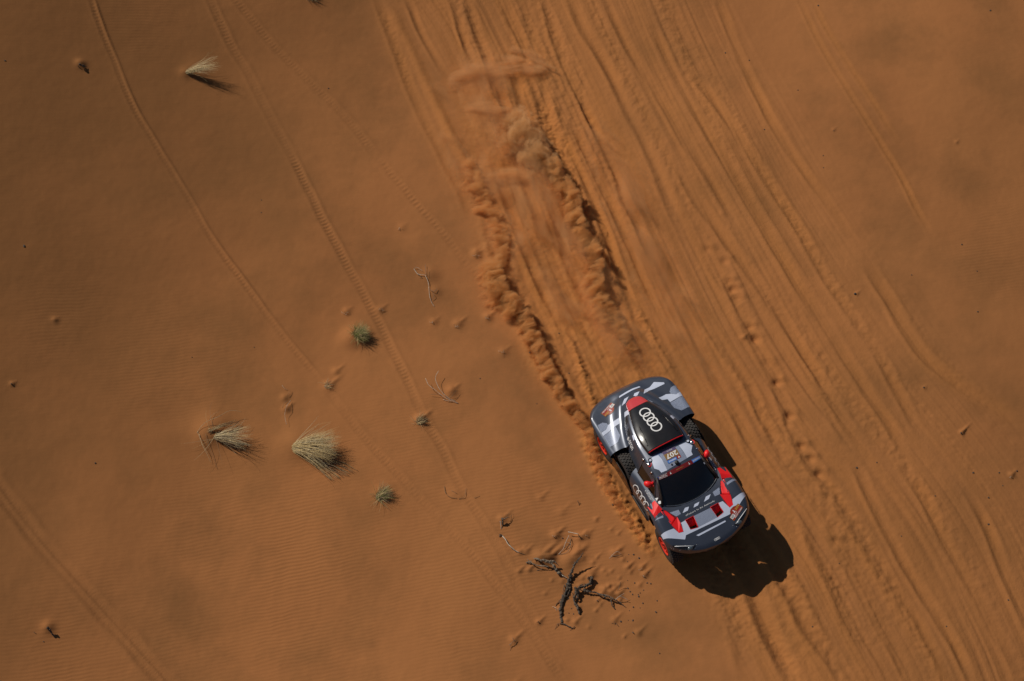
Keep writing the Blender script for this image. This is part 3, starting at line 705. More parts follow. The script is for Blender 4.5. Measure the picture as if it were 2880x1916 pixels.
# red ducts and fins
def clipz(p, h): return (p[0], p[1], float(z_clip(np.array(p[0]), np.array(p[1])))+h)
for s in (-1, 1):
    m_ = lambda q, h: clipz((q[0], s*q[1]), h)
    # outer wedge on the wing: an upper face and a face that falls forward
    b = MB()
    p1, p2, p3, p4 = m_((.725, 1.085), .012), m_((.705, .875), .055), m_((.858, .858), .070), m_((.995, 1.082), .030)
    b.prism([p1, p2, p3, p4], (0, 0, -.05)); fin = part(b, 'wing_fin', 'red', smooth=False)
    b = MB(); b.prism([p3, m_((.985, .825), .040), m_((1.005, .892), .010), m_((1.105, 1.078), -.004), p4], (0, 0, -.012)); part(b, 'duct_face', 'red', fin, smooth=False)
    # long channel towards the bonnet
    b = MB(); A_ = m_((1.0, .880), .010); B_ = m_((.965, .778), -.012); C_ = m_((1.305, .650), -.016); D_ = m_((1.425, .812), .010)
    b.grid(patch(A_, B_, C_, D_, 9, -.008, (0, 0, 1))); ch = thick(part(b, 'duct_channel', 'red', fin), .012)
    b = MB(); b.grid(patch(m_((.94, .795), .004), m_((.97, .778), -.012), m_((1.31, .640), -.018), m_((1.30, .600), .004), 6)); part(b, 'duct_wall', 'maroon', fin)
    # pointed blade at the front end
    b = MB(); b.prism([m_((1.298, .597), .010), m_((1.47, .607), .040), m_((1.672, .640), .012), m_((1.655, .755), .006), m_((1.425, .815), .016)], (0, 0, -.045)); part(b, 'bonnet_fin', 'red', smooth=False)
for pl in VENT:
    b = MB(); c = np.array(pl).mean(0); top = [np.array(clipz(p, .006)) for p in pl]
    for i in range(4):
        a_, b_ = top[i], top[(i+1) % 4]
        if i in (1, 3): zb = lambda q_: np.array([q_[0], q_[1], q_[2]-.05-.45*max(0, q_[0]-1.47)])
        else: zb = lambda q_: np.array([q_[0], q_[1], q_[2]-.16])
        if i == 2 or (i == 0): zb = lambda q_: np.array([q_[0], q_[1], q_[2]-.05])
        b.grid(patch(a_, b_, zb(b_), zb(a_), 4))
    vent = thick(part(b, 'bonnet_vent', 'red'), .008, 0)
    # sloping floor that leaves a slot at its front end
    lo = [top[0]+(0, 0, -.04), top[1]+(0, 0, -.04), top[1]*.42+top[2]*.58+(0, 0, -.14), top[0]*.42+top[3]*.58+(0, 0, -.14)]
    b = MB(); b.grid(patch(*lo, 6)); thick(part(b, 'vent_floor', 'red', vent), .008)

# mirrors
for s in (-1, 1):
    b = MB()
    n = 14; rows = []
    for k in range(n):
        t = k/(n-1); yc = .70+.21*t; r = [.028, .03, .034, .044, .056, .066, .072, .075, .076, .074, .070, .062, .046, .008][k]
        an = np.arange(12)*2*np.pi/12
        rows.append(np.stack([.33-.075*t+1.2*r*cos(an)*(1.0 if k > 3 else 1.25), np.full(12, s*yc), 1.425-.01*t+1.2*r*sin(an)], -1))
    b.grid(np.array(rows), wrap=True); mir = part(b, 'wing_mirror', 'red')
    b = MB(); b.tube([(.30, s*.655, 1.50), (.335, s*.70, 1.455)], .035, 8); b.tube([(.43, s*.70, 1.36), (.36, s*.73, 1.41)], .03, 8); part(b, 'mirror_stalk', 'red', mir)

# wheels
def tyre_mesh():
    b = MB(); R = .455
    prof = [(.235, -.125), (.27, -.15), (.34, -.158), (.41, -.152), (.440, -.140), (.452, -.12), (R, -.06), (R+.002, 0), (R, .06), (.452, .12), (.440, .14), (.41, .152), (.34, .158), (.27, .15), (.235, .125)]
    b.lathe(prof, 56)
    n = 34; r_ = np.random.default_rng(3)
    for k in range(n):
        for row, (yc, w, l, ph) in enumerate([(-.118, .055, .052, 0), (-.058, .048, .060, .5), (0, .046, .058, .12), (.058, .048, .060, .62), (.118, .055, .052, .25)]):
            a = 2*np.pi*(k+ph)/n; t = np.array([-sin(a), 0, cos(a)]); rr = np.array([cos(a), 0, sin(a)]); yv = np.array([0, 1., 0])
            tw = .35*(1 if row % 2 else -1)*(0 if row in (0, 4) else 1)
            t2 = t*cos(tw)+yv*sin(tw); y2 = yv*cos(tw)-t*sin(tw)
            b.box(rr*(R+.009-(.010 if row in (0, 4) else 0))+yv*yc, (l, w, .026), np.stack([t2, y2, rr], 1), .86)
    return b
_t = tyre_mesh()
def wheel(name, c, side, steer=0, lean=0):
    b = MB(); b.lathe([(.0, -.10), (.10, -.10), (.12, -.02), (.20, -.02), (.225, -.10), (.225, .06), (.0, .06)], 32)
    w = part(b, name, 'under'); w.location = c; w.rotation_euler = (lean, 0, steer + (0 if side > 0 else math.pi))
    if not wheel.me:
        t = part(_t, 'tyre', 'rubber', w, 40); wheel.me['tyre'] = t.data
        b = MB()
        b.lathe([(.238, -.12), (.222, -.10), (.205, .10), (.226, .128), (.243, .140), (.247, .150), (.240, .158), (.225, .150), (.205, .125)], 44)
        for k in range(9):
            a = 2*np.pi*k/9
            for d in (-.10, .10):
                a2 = a+d; p = np.array([cos(a)*.055, .085, sin(a)*.055]); e = np.array([cos(a2)*.212, .118, sin(a2)*.212])
                b.tube([p, (p+e)/2+(0, .008, 0), e], [.016, .013, .014], 6)
        r = part(b, 'rim', 'rimred', w); wheel.me['rim'] = r.data
        b = MB(); b.lathe([(0, .128), (.035, .128), (.045, .11), (.062, .105), (.066, .07)], 20)
        for k in range(6): b.tube([(cos(k*1.047)*.045, .10, sin(k*1.047)*.045), (cos(k*1.047)*.045, .125, sin(k*1.047)*.045)], .008, 6)
        h = part(b, 'hub', 'trim', w); wheel.me['hub'] = h.data
    else:
        for k in ('tyre', 'rim', 'hub') if name == 'wheel' else ('tyre',):
            o = bpy.data.objects.new(k, wheel.me[k]); COL.objects.link(o); o.parent = w
    return w
wheel.me = {}
for (x, s, dz, st, ln) in [(1.54, -1, .0, -.03, 0), (1.54, 1, -.10, -.03, 0), (-1.54, -1, .04, 0, 0), (-1.54, 1, .0, 0, 0)]:
    wheel('wheel', (x, s*.95, .462+dz), s, st, ln)
for s in (-1, 1): wheel('spare_wheel', (-.62, s*.885, .73), s)
for s in (-1, 1):                                                             # glossy panels outside the spare wheels
    xs = np.linspace(-1.0, -.04, 18); topz = .98-.10*np.clip((xs+.55)/.5, 0, 1)**1.5-.28*np.clip((xs+.3)/.26, 0, 1)
    rows = [np.stack([xs, s*(1.105-.03*t*0+.012*sin(np.pi*t)+.0*xs), topz*(1-t)+.42*t], -1) for t in np.linspace(0, 1, 9)]
    b = MB(); b.grid(np.array(rows)); cv = thick(part(b, 'spare_wheel_cover', 'black'), .015)
    b = MB(); b.tube(rows[0], .012, 6); part(b, 'cover_edge', 'trim', cv)

# lamps, latches, aerial and camera pod on the roof
def onroof(x, y, h=0): return np.array([x, y, float(z_roof(np.array(x), np.array(y)))+h])
for s in (-1, 1):
    c = onroof(-.129, s*.525, .004); b = MB()
    b.lathe([(.052, 0), (.052, .02), (.036, .024), (.036, .008)], 28); o = part(b, 'roof_valve', 'inkblack'); o.rotation_euler = (math.pi/2, 0, 0); o.location = c
    b = MB(); b.lathe([(0, .012), (.036, .012)], 24); part(b, 'cap', 'light', o)
    c = onroof(-.055, s*.600, .0); b = MB(); b.lathe([(.048, 0), (.045, .03), (.03, .045), (0, .047)], 24); o = part(b, 'roof_lamp', 'chrome'); o.rotation_euler = (math.pi/2, 0, 0); o.location = c
    b = MB(); an = np.linspace(-.6, 1.6, 14); b.tube([(cos(a)*.062, .012, sin(a)*.062*1) for a in an], .010, 6); q_ = part(b, 'ring', 'red', o); 
    q_.rotation_euler = (0, math.radians(60 if s < 0 else 110), 0)
    for x in (-.25, .145):
        c = onroof(x, s*.638, .0); b = MB(); b.box((0, 0, .012), (.05, .085, .02)); b.tube([(-.02, -.05, .02), (.02, .05, .03)], .012, 6); o = part(b, 'latch', 'chrome'); o.location = c; o.rotation_euler = (s*-.9, 0, .5*s)
b = MB(); b.lathe([(.050, 0), (.050, .05), (.035, .065), (0, .068)], 24); o = part(b, 'camera_pod', 'inkblack'); o.rotation_euler = (math.pi/2, 0, 0); o.location = onroof(.250, .0, 0)
b = MB(); b.lathe([(.022, 0), (.022, .02), (0, .024)], 16); o = part(b, 'roof_knob', 'inkblack'); o.rotation_euler = (math.pi/2, 0, 0); o.location = onroof(.231, -.129, 0)

# printed panels: cut from the pattern and laid 3 mm proud of the bodywork
ZF = {'deck': z_deck, 'roof': z_roof, 'clip': z_clip, 'scoop': z_scoop}
def lay(name, poly, zf, m, parent, h=.003, st=.035, hole=None):
    bm = bmesh.new()
    polys = poly if isinstance(poly[0][0], (tuple, list, np.ndarray)) else [poly]
    for pl in polys:
        vs = [bm.verts.new((p[0], p[1], 0)) for p in pl]
        try: bm.faces.new(vs)
        except ValueError: pass
    bmesh.ops.triangulate(bm, faces=bm.faces[:])
    for ax in (0, 1):
        c = [v.co[ax] for v in bm.verts]
        k = math.floor(min(c)/st)+1
        while k*st < max(c):
            no = [0, 0, 0]; no[ax] = 1; co = [0, 0, 0]; co[ax] = k*st
            bmesh.ops.bisect_plane(bm, geom=bm.verts[:]+bm.edges[:]+bm.faces[:], plane_co=co, plane_no=no, dist=1e-5); k += 1
    if len(bm.verts):
        V_ = np.array([v.co for v in bm.verts]); Z_ = zf(V_[:, 0], V_[:, 1])+h
        for v, z in zip(bm.verts, Z_): v.co.z = z
    me = bpy.data.meshes.new(name); bm.to_mesh(me); bm.free(); me.materials.append(M[m])
    for p in me.polygons: p.use_smooth = True
    o = bpy.data.objects.new(name, me); COL.objects.link(o); o.parent = parent
    return fixup(o)
def fixup(o):
    bm = bmesh.new(); bm.from_mesh(o.data)
    for f in bm.faces:
        if f.normal.z < 0: f.normal_flip()
    bm.to_mesh(o.data); bm.free(); return o
def ring_poly(c, r, w, n=44, e=(1, 1)):
    out = []
    for k in range(n):
        a, a2 = 2*np.pi*k/n, 2*np.pi*(k+1)/n
        out.append([(c[0]+e[0]*(r-w)*cos(a), c[1]+e[1]*(r-w)*sin(a)), (c[0]+e[0]*r*cos(a), c[1]+e[1]*r*sin(a)), (c[0]+e[0]*r*cos(a2), c[1]+e[1]*r*sin(a2)), (c[0]+e[0]*(r-w)*cos(a2), c[1]+e[1]*(r-w)*sin(a2))])
    return out
def disc(c, r, n=24): return [(c[0]+r*cos(k*2*np.pi/n), c[1]+r*sin(k*2*np.pi/n)) for k in range(n)]
def lettering(text, size, c, e1, zf, m, parent, h=.007, width=None, bold=.0, spacing=1.0, name='lettering', to=None):
    cu = bpy.data.curves.new('text', 'FONT'); cu.body = text; cu.size = 1; cu.align_x = 'CENTER'; cu.align_y = 'CENTER'; cu.offset = bold; cu.space_character = spacing; cu.resolution_u = 3
    ob = bpy.data.objects.new('text', cu); COL.objects.link(ob); bpy.context.view_layer.update()
    me = bpy.data.meshes.new_from_object(ob.evaluated_get(bpy.context.evaluated_depsgraph_get())); bpy.data.objects.remove(ob)
    V_ = np.array([v.co for v in me.vertices]); V_[:, :2] -= (V_[:, :2].max(0)+V_[:, :2].min(0))/2
    ext = V_[:, :2].max(0)-V_[:, :2].min(0)
    sy_ = size/ext[1]; sx_ = width/ext[0] if width else sy_
    e1 = np.array(e1, float)/np.linalg.norm(e1); e2 = np.array([-e1[1], e1[0]])
    Q = np.array(c)+V_[:, :1]*sx_*e1+V_[:, 1:2]*sy_*e2
    if to is not None: P3 = to(V_[:, 0]*sx_, V_[:, 1]*sy_)
    else: P3 = np.stack([Q[:, 0], Q[:, 1], zf(Q[:, 0], Q[:, 1])+h], -1)
    me.vertices.foreach_set('co', P3.astype(np.float32).ravel()); me.update(); me.materials.clear(); me.materials.append(M[m]); me.name = name
    o = bpy.data.objects.new(name, me); COL.objects.link(o); o.parent = parent
    return o
def quad(c, e1, w, hgt):
    e1 = np.array(e1, float)/np.linalg.norm(e1); e2 = np.array([-e1[1], e1[0]]); c = np.array(c)
    return [tuple(c+a*w/2*e1+b_*hgt/2*e2) for a, b_ in ((-1, -1), (1, -1), (1, 1), (-1, 1))]
DECALS = [
 ('deck', 'light', [(-2.166, 0.749), (-2.025, 0.962), (-1.98, 0.952), (-1.991, 0.502), (-1.964, 0.467), (-1.928, 0.32), (-2.073, 0.431), (-2.085, 0.585)]),
 ('deck', 'light', [(-2.223, -0.215), (-2.248, 0.013), (-2.252, 0.21), (-2.242, 0.371), (-2.204, 0.388), (-2.199, 0.103), (-2.174, -0.243)]),
 ('deck', 'light', [(-2.057, -0.162), (-2.067, -0.03), (-1.927, -0.205), (-1.9, -0.323)]),
 ('deck', 'light', [(-2.075, 0.14), (-2.059, 0.277), (-1.971, 0.169), (-1.963, 0.025)]),
 ('deck', 'hatch', [(-1.795, -1.068), (-1.798, -0.928), (-1.733, -0.848), (-1.666, -0.841), (-1.588, -0.938), (-1.581, -1.092)]),
 ('deck', 'light', [(-1.666, -0.841), (-1.679, -0.694), (-1.653, -0.533), (-1.51, -0.604), (-1.529, -0.719), (-1.464, -1.094), (-1.567, -1.088), (-1.583, -0.941)]),
 ('deck', 'hatch', [(-1.456, -1.089), (-1.523, -0.713), (-1.225, -0.744), (-1.117, -0.873), (-1.123, -1.091)]),
 ('deck', 'hatch', [(-1.807, 1.022), (-1.837, 1.266), (-1.673, 1.259), (-1.619, 1.237), (-1.576, 1.055), (-1.66, 0.947), (-1.729, 0.944)]),
 ('deck', 'light', [(-1.675, 0.603), (-1.705, 0.826), (-1.657, 0.945), (-1.573, 1.053), (-1.618, 1.276), (-1.485, 1.257), (-1.467, 0.913), (-1.447, 0.803), (-1.56, 0.791), (-1.572, 0.642)]),
 ('deck', 'hatch', [(-1.437, 0.798), (-1.477, 1.252), (-1.135, 1.228), (-1.115, 0.932), (-1.242, 0.8), (-1.354, 0.788)]),
 ('roof', 'light', [(-1.713, -0.364), (-1.669, -0.204), (-1.529, -0.263), (-1.598, -0.449)]),
 ('roof', 'light', [(-1.738, 0.319), (-1.797, 0.479), (-1.664, 0.587), (-1.585, 0.357)]),
 ('roof', 'light', [(-0.962, -0.554), (-0.945, -0.459), (-0.83, -0.476), (-0.827, -0.592)]),
 ('roof', 'light', [(-0.957, 0.515), (-1.104, 0.721), (-0.981, 0.756), (-0.841, 0.534)]),
 ('clip', 'light', [(1.485, -1.149), (1.509, -0.813), (1.643, -0.756), (1.676, -0.655), (1.467, -0.596), (1.46, -0.468), (1.704, -0.456), (1.745, -0.267), (1.747, 0.273), (1.7, 0.457), (1.458, 0.453), (1.468, 0.572), (1.669, 0.642), (1.649, 0.748), (1.539, 0.801), (1.492, 1.192), (1.582, 1.2), (1.722, 0.892), (1.817, 0.555), (1.774, -0.625), (1.852, -0.695), (1.595, -1.151)]),
 ('clip', 'light', [(1.884, -0.409), (1.89, 0.397), (1.924, 0.393), (1.927, -0.362)]),
 ('clip', 'hatch', [(1.462, -0.237), (1.474, 0.225), (1.747, 0.273), (1.742, -0.265)]),
 ('clip', 'hatch', [(1.127, -0.706), (1.162, -0.477), (1.277, -0.478), (1.282, -0.609)]),
 ('clip', 'hatch', [(1.165, 0.469), (1.136, 0.674), (1.29, 0.604), (1.279, 0.464)]),
 ('clip', 'hatch', [(1.115, -1.071), (1.116, -0.886), (1.174, -0.899), (1.129, -1.121)]),
 ('clip', 'hatch', [(1.127, 0.878), (1.104, 1.171), (1.159, 1.17), (1.185, 0.865)]),
 ('clip', 'light', [(1.194, -0.319), (1.212, -0.216), (1.283, -0.288), (1.281, -0.432)]),
 ('clip', 'light', [(1.222, -0.065), (1.224, 0.069), (1.287, -0.009), (1.285, -0.133)]),
 ('clip', 'light', [(1.187, 0.268), (1.188, 0.403), (1.268, 0.303), (1.278, 0.162)]),
 ('roof', 'light', [(-0.152, -0.49), (-0.169, -0.429), (-0.139, -0.29), (-0.012, -0.27), (0.3, -0.294), (0.281, -0.449), (0.199, -0.463), (0.105, -0.544)]),
 ('roof', 'light', [(-0.119, 0.272), (-0.114, 0.468), (0.023, 0.567), (0.152, 0.459), (0.243, 0.448), (0.256, 0.283), (0.071, 0.286)]),
 ('roof', 'hatch', [(-0.134, -0.262), (-0.119, 0.272), (0.259, 0.281), (0.297, -0.292)]),
 ('roof', 'blue', [(-0.12, 0.262), (-0.128, 0.54), (-0.041, 0.552), (-0.027, 0.271)]),
 ('roof', 'blue', [(-0.194, -0.466), (-0.172, -0.209), (-0.066, -0.207), (-0.047, -0.364)]),
]

PAR = {'deck': deck, 'roof': roof, 'clip': body}
for i, (sname, m, poly) in enumerate(DECALS):
    if sname == 'clip':
        poly = [(x, float(np.clip(y, -clip_hw(x)+.004, clip_hw(x)-.004))) for x, y in poly]
    if sname == 'deck':
        poly = [(x, float(np.clip(y, -1.185, 1.185))) for x, y in poly]
    lay('hatched_panel' if m == 'hatch' else 'paint_panel', poly, ZF[sname], m, PAR[sname], .0025+.0002*(i % 7)+(.002 if m == 'light' else 0))
# rings on the scoop, the nose and the doors
for k, x in enumerate((-1.315, -1.14, -.965, -.787)):
    lay('ring_emblem', ring_poly((x, .012+.004*k), .144, .032), z_scoop, 'white', scoop, .005+.0012*k, .05)
for k in range(4): lay('ring_emblem', ring_poly((2.178, -.048+.032*k), 0.031, .009, 24, (.9, 1)), z_clip, 'white', body, .006+.0012*k, .2)
def pod_map(xc, tc, s):
    yv, zv = pod_sec(np.linspace(0, 1, 200)); arc = np.concatenate([[0], np.cumsum(np.hypot(np.diff(yv), np.diff(zv)))])
    def f(a, bb):
        ss = np.clip(tc-np.asarray(bb), 0, arc[-1]); k = np.interp(ss, arc, np.linspace(0, 1, 200)); y_, z_ = pod_sec(k)
        return np.stack([xc+np.asarray(a), s*(y_+.010), z_+.006], -1)
    return f
doors = [o for o in car.children if o.name.startswith('door') and 'frame' not in o.name]
for s, dr_ in zip((-1, 1), doors):
    f = pod_map(.0, .33, s)
    for k in range(4):
        c = .10+.165*k; b = MB(); an = np.linspace(0, 2*np.pi, 45)
        b.grid(np.stack([f(c+r*cos(an), r*sin(an)) for r in (.102, .122)])); part(b, 'ring_emblem', 'white', dr_)
    g = pod_map(.44, .10, s)
    def tx(a, bb, g=g, s=s): return g(-s*a, bb)
    lettering('M. EKSTROM', .032, (0, 0), (1, 0), None, 'white', dr_, to=tx, width=.28)
    g2 = pod_map(.50, .055, s)
    lettering('E. BERGQVIST', .032, (0, 0), (1, 0), None, 'white', dr_, to=lambda a, bb, g=g2, s=s: g(-s*a, bb), width=.32)
# bonnet line of text
lettering('#Future Is An Attitude', .040, (1.369, 0), (0, 1), z_clip, 'white', body, .006, .80, .006, 1.15)
# roof number plate
RP = lambda pts: [(x, y) for x, y in pts]
plate = lay('number_plate', [(-.155, -.178), (-.140, .172), (.172, .172), (.180, -.190)], z_roof, 'purple', roof, .008)
lay('field', [(-.075, -.182), (-.060, .174), (.095, .172), (.092, -.186)], z_roof, 'amber', plate, .0095)
lay('field', [(.103, -.183), (.112, .060), (.176, .055), (.178, -.187)], z_roof, 'skyblue', plate, .0095)
lay('field', [(.100, .068), (.100, .172), (.172, .172), (.176, .064)], z_roof, 'stickerred', plate, .0095)
lettering('207', .125, (.012, -.005), (0, -1), z_roof, 'white', plate, .0115, .30, .02)
lettering('aramco', .038, (.143, -.062), (0, -1), z_roof, 'white', plate, .0115, .19, .01)
lettering('MOTUL', .030, (-.115, .0), (0, -1), z_roof, 'white', plate, .0115, .15)
lay('emblem', [(.115, .12), (.160, .09), (.165, .15)], z_roof, 'white', plate, .0115)
# windscreen band
def band(name, u0, u1, v0, v1, m, parent, h, n=16):
    uu, vv = np.meshgrid(np.linspace(u0, u1, 5), np.linspace(v0, v1, n), indexing='ij'); G = np.stack(glass_pt(uu, vv), -1); G[..., 2] += h; G[..., 0] += h*.5
    b = MB(); b.grid(G); return part(b, name, m, parent)
bandp = band('sun_strip', -.01, .125, -.97, .97, 'maroon', windscreen, .005, 40)
def glass_text(text, uc, vc, hgt, wid, m, parent, h=.010, bold=.01):
    def to(a, bb):
        P3 = np.stack(glass_pt(uc-bb/.92, vc+a/.62), -1); P3[:, 2] += h; P3[:, 0] += h*.5; return P3
    return lettering(text, hgt, (0, 0), (1, 0), None, m, parent, to=to, width=wid, bold=bold)
band('field', .0, .118, .58, .975, 'skyblue', bandp, .008)
band('field', .0, .118, -1.0, -.93, 'skyblue', bandp, .008)
glass_text('aramco', .06, .778, .048, .215, 'white', bandp)
glass_text('MOTUL', .06, -.74, .050, .19, 'white', bandp)
for a_ in [(-.91, -.905), (-.575, -.57)]: band('border', .012, .108, *a_, 'white', bandp, .0085, 4)
for a_ in [(.012, .019), (.101, .108)]: band('border', *a_, -.91, -.57, 'white', bandp, .0085, 10)
glass_text('DAKAR RALLY', .06, .0, .018, .20, 'gold', bandp)
for vc in (-.42, .42):                                                        # seated white figure marks
    P_ = []
    for a, bb in [(-.030, .035), (.030, .035), (.024, .012), (.008, .004), (.012, -.022), (.0, -.038), (-.012, -.022), (-.006, .004), (-.024, .012)]:
        p = np.array(glass_pt(.06+bb, vc+a)); p[2] += .010; p[0] += .005; P_.append(p)
    b = MB(); b.add(P_, [tuple(range(len(P_)))]); part(b, 'emblem', 'white', bandp, smooth=False)
band('inspection_label', .30, .37, .90, .955, 'light', windscreen, .006, 5)
# event plates on the bonnet and the rear deck
def event_plate(c, e1, zf, parent, k=1.0):
    e1 = np.array(e1, float)/np.linalg.norm(e1); e2 = np.array([-e1[1], e1[0]]); c = np.array(c)
    L_ = lambda a, bb: tuple(c+k*a*e1+k*bb*e2)
    out = [(-.21, -.085), (.21, -.085), (.21, .075), (.14, .090), (.07, .135), (-.02, .150), (-.09, .125), (-.13, .060), (-.21, .055)]
    p = lay('event_plate', [L_(*q_) for q_ in out], zf, 'amber', parent, .0085)
    lay('field', [L_(.95*a, .93*bb) for a, bb in out], zf, 'stickerred', p, .0100)
    lay('field', [L_(*q_) for q_ in [(-.195, -.035), (-.075, -.035), (-.075, .045), (-.195, .045)]], zf, 'white', p, .0115)
    lettering('207', .055*k, L_(-.135, .004), e1, zf, 'inkblack', p, .013, .095*k, .02)
    lettering('2024', .055*k, L_(.115, .045), e1, zf, 'gold', p, .013, .15*k, .02)
    lettering('SAUDI ARABIA', .034*k, L_(.03, -.055), e1, zf, 'white', p, .013, .31*k, .015)
    lettering('DAKAR', .022*k, L_(-.015, -.012), e1, zf, 'white', p, .013, .10*k, .015)
    lay('emblem', [L_(*q_) for q_ in [(-.045, .02), (.02, .02), (.015, .035), (.0, .045), (.004, .075), (-.012, .10), (-.025, .075), (-.018, .045), (-.04, .035)]], zf, 'white', p, .0115)
event_plate((1.842, .722), (-.155, .315), z_clip, body, .96)
event_plate((-2.043, -.622), (.13, -.33), z_deck, deck, .97)
# small stickers low on the near corner of the windscreen, script on the flank
b = MB(); b.lathe([(0, 0), (.040, 0)], 24); o = part(b, 'round_sticker', 'white'); o.location = clipz((.80, -.79), .045); o.rotation_euler = (math.pi/2+.25, 0, 0)
b = MB(); b.prism([(-.05, -.03, 0), (.03, -.035, 0), (-.015, .04, 0)], (0, 0, .003)); o = part(b, 'triangle_sticker', 'white', smooth=False); o.location = clipz((.70, -.80), .05); o.rotation_euler = (.3, 0, 0)
lettering('e-tron', .06, (-.87, -.655), (1, -.18), z_roof, 'white', roof, .012, .36, .012)
lettering('e-tron', .06, (-.87, .66), (-1, -.18), z_roof, 'white', roof, .012, .36, .012)
for s in (-1, 1):
    for x in (-1.47, -1.13): lay('side_intake', [(x-.09, s*(float(belt_y(x-.09))-.13)), (x+.09, s*(float(belt_y(x+.09))-.14)), (x+.12, s*(float(belt_y(x+.12))-.08)), (x-.05, s*(float(belt_y(x-.05))-.08))], z_roof, 'inkblack', roof, .004)
# headlights
for s in (-1, 1):
    P_ = [(1.833, 1.045), (2.083, .525), (2.129, .60), (2.125, .695), (2.061, .812), (1.987, .910), (1.905, 1.012)]
    P_ = [(x, s*y) for x, y in P_]
    b = None
    o = lay('headlight', P_, z_clip, 'black', body, .004)
    b = MB(); c = np.array(clipz((2.075, s*.68), -.012)); n_ = []
    for r, h in [(.075, 0), (.07, .02), (.045, .04), (0, .046)]:
        an = np.arange(24)*2*np.pi/24; n_.append(np.stack([c[0]+r*.6*cos(an)+h*.6, c[1]+r*sin(an), c[2]+h*.75+r*.35*-cos(an)], -1))
    b.grid(np.array(n_), wrap=True); part(b, 'lens', 'lens', o)
    b = MB(); b.tube([clipz(p, .012) for p in [(1.880, s*1.00), (1.95, s*.86), (2.02, s*.71), (2.076, s*.583)]], .009, 6); part(b, 'light_bar', 'led', o)
    for p in [(1.84, 1.075), (1.98, .76), (2.082, .50), (1.90, 1.04), (2.0, .91), (2.135, .58)]:
        q_ = clipz((p[0], s*p[1]), .006); b = MB(); b.box(q_, (.014, .014, .01)); part(b, 'screw', 'chrome', o)

# ------------------------------------------------------------------ grass tufts
def tuft(label, px, py, n, lean, spread, length, mats, rise=(.3, 1.1), r0=.10, droop=1.3, width=.006, seed=0, strays=0, name='grass_tuft', group=None):
    """blades grow from a small base and are combed over by the wind towards lean (degrees, 0 = image right)"""
    r_ = np.random.default_rng(seed); c = at(px, py); root = None
    cen = np.array([c[0], c[1], ground_z(c[0], c[1])])
    for mi, mname in enumerate(mats):
        V_, F_ = [], []
        for k in range(n//len(mats)):
            an = r_.uniform(0, 2*np.pi); rr = r0*math.sqrt(r_.uniform())
            p = np.array([rr*cos(an), rr*sin(an)]); 
            a = math.radians(lean+r_.normal(0, spread)); el = r_.uniform(*rise)
            if k < strays: a = math.radians(lean+r_.uniform(-170, 170)); el = r_.uniform(.1, .5)
            L = length*r_.uniform(.45, 1.05); m = 8; w = width*r_.uniform(.6, 1.3)
            bend = r_.normal(0, .35); z = ground_z(cen[0]+p[0], cen[1]+p[1])-cen[2]-.02
            q = np.array([p[0], p[1], z]); rows = []
            for i in range(m):
                t = i/(m-1); ee = el-droop*t*r_.uniform(.8, 1.1)*(el/.8); aa = a+bend*t*t
                d = np.array([cos(ee)*cos(aa), cos(ee)*sin(aa), sin(ee)]); s_ = np.array([-sin(aa), cos(aa), .25*r_.normal()])
                rows.append((q-s_*w*(1-t*.8)/2, q+s_*w*(1-t*.8)/2)); q = q+d*L/m
                gz = ground_z(cen[0]+q[0], cen[1]+q[1])-cen[2]
                if q[2] < gz+.008: q[2] = gz+.008
            b0 = len(V_)
            for A_, B_ in rows: V_ += [A_, B_]
            F_ += [(b0+2*i, b0+2*i+1, b0+2*i+3, b0+2*i+2) for i in range(m-1)]
        if root is None:
            root = mesh_obj(name, V_, F_, M[mname]); root.location = cen; tag(root, label, 'grass tuft', group)
        else: mesh_obj('dry_blades' if mname != 'brownstalk' else 'stalks', V_, F_, M[mname], root)
    return root
def stalk(root, pts, r=.004, m='pale'):
    c = np.array(root.location); P = np.array([at(px, py, z) for px, py, z in pts])-c
    t = np.linspace(0, 1, len(P)); tn = np.linspace(0, 1, 16); b = MB(); b.tube(np.stack([spl(t, P[:, k])(tn) for k in range(3)], 1), np.linspace(r, r*.5, 16), 5)
    return fixn(b.build('stalk', M[m], root))
C8 = lambda *q: [(520+x/3.683, 1120+y/3.683, z) for x, y, z in q]
tuft('pale feathery grass tuft bent flat by the wind in the upper left sand', 523, 203, 170, 7, 10, 1.15, ['pale', 'straw', 'straw'], (.22, .60), .05, .7, .006, 1)
tuft('small round tuft of green grass beside the ribbed wheel track', 1008, 942, 460, 25, 48, .42, ['green', 'straw', 'green'], (.5, 1.2), .13, .7, .008, 2, strays=16)
t3 = tuft('loose straw tuft with stray pale stalks, left of the golden tuft', 606, 1230, 210, -4, 14, 1.10, ['straw', 'brownstalk', 'pale'], (.15, .55), .07, .8, .008, 3, strays=3)
stalk(t3, C8((125, 360, .01), (165, 300, .05), (230, 240, .12), (350, 190, .2), (470, 128, .22), (530, 130, .2), (592, 146, .16)), .005)
stalk(t3, C8((150, 372, .02), (175, 470, .08), (220, 560, .10), (272, 672, .04)), .005); stalk(t3, C8((130, 340, .02), (165, 440, .10), (240, 580, .08)), .004)
stalk(t3, C8((215, 370, .03), (240, 480, .05), (290, 600, .04), (335, 735, .01)), .005, 'brownstalk'); stalk(t3, C8((262, 200, .03), (300, 160, .08), (352, 142, .08)), .003)
for k in range(14):
    stalk(t3, C8((225+random.uniform(0, 40), 330+random.uniform(-20, 40), .02), (360, 290+random.uniform(-20, 20), .10), (545+random.uniform(-50, 20), 240+random.uniform(-20, 30), .10)), .0045, random.choice(['brownstalk', 'straw']))
t4 = tuft('largest tuft, dense golden straw combed to the lower right', 830, 1258, 1000, -3, 13, 1.28, ['gold_straw', 'pale', 'gold_straw', 'straw'], (.22, .68), .13, .95, .009, 4)
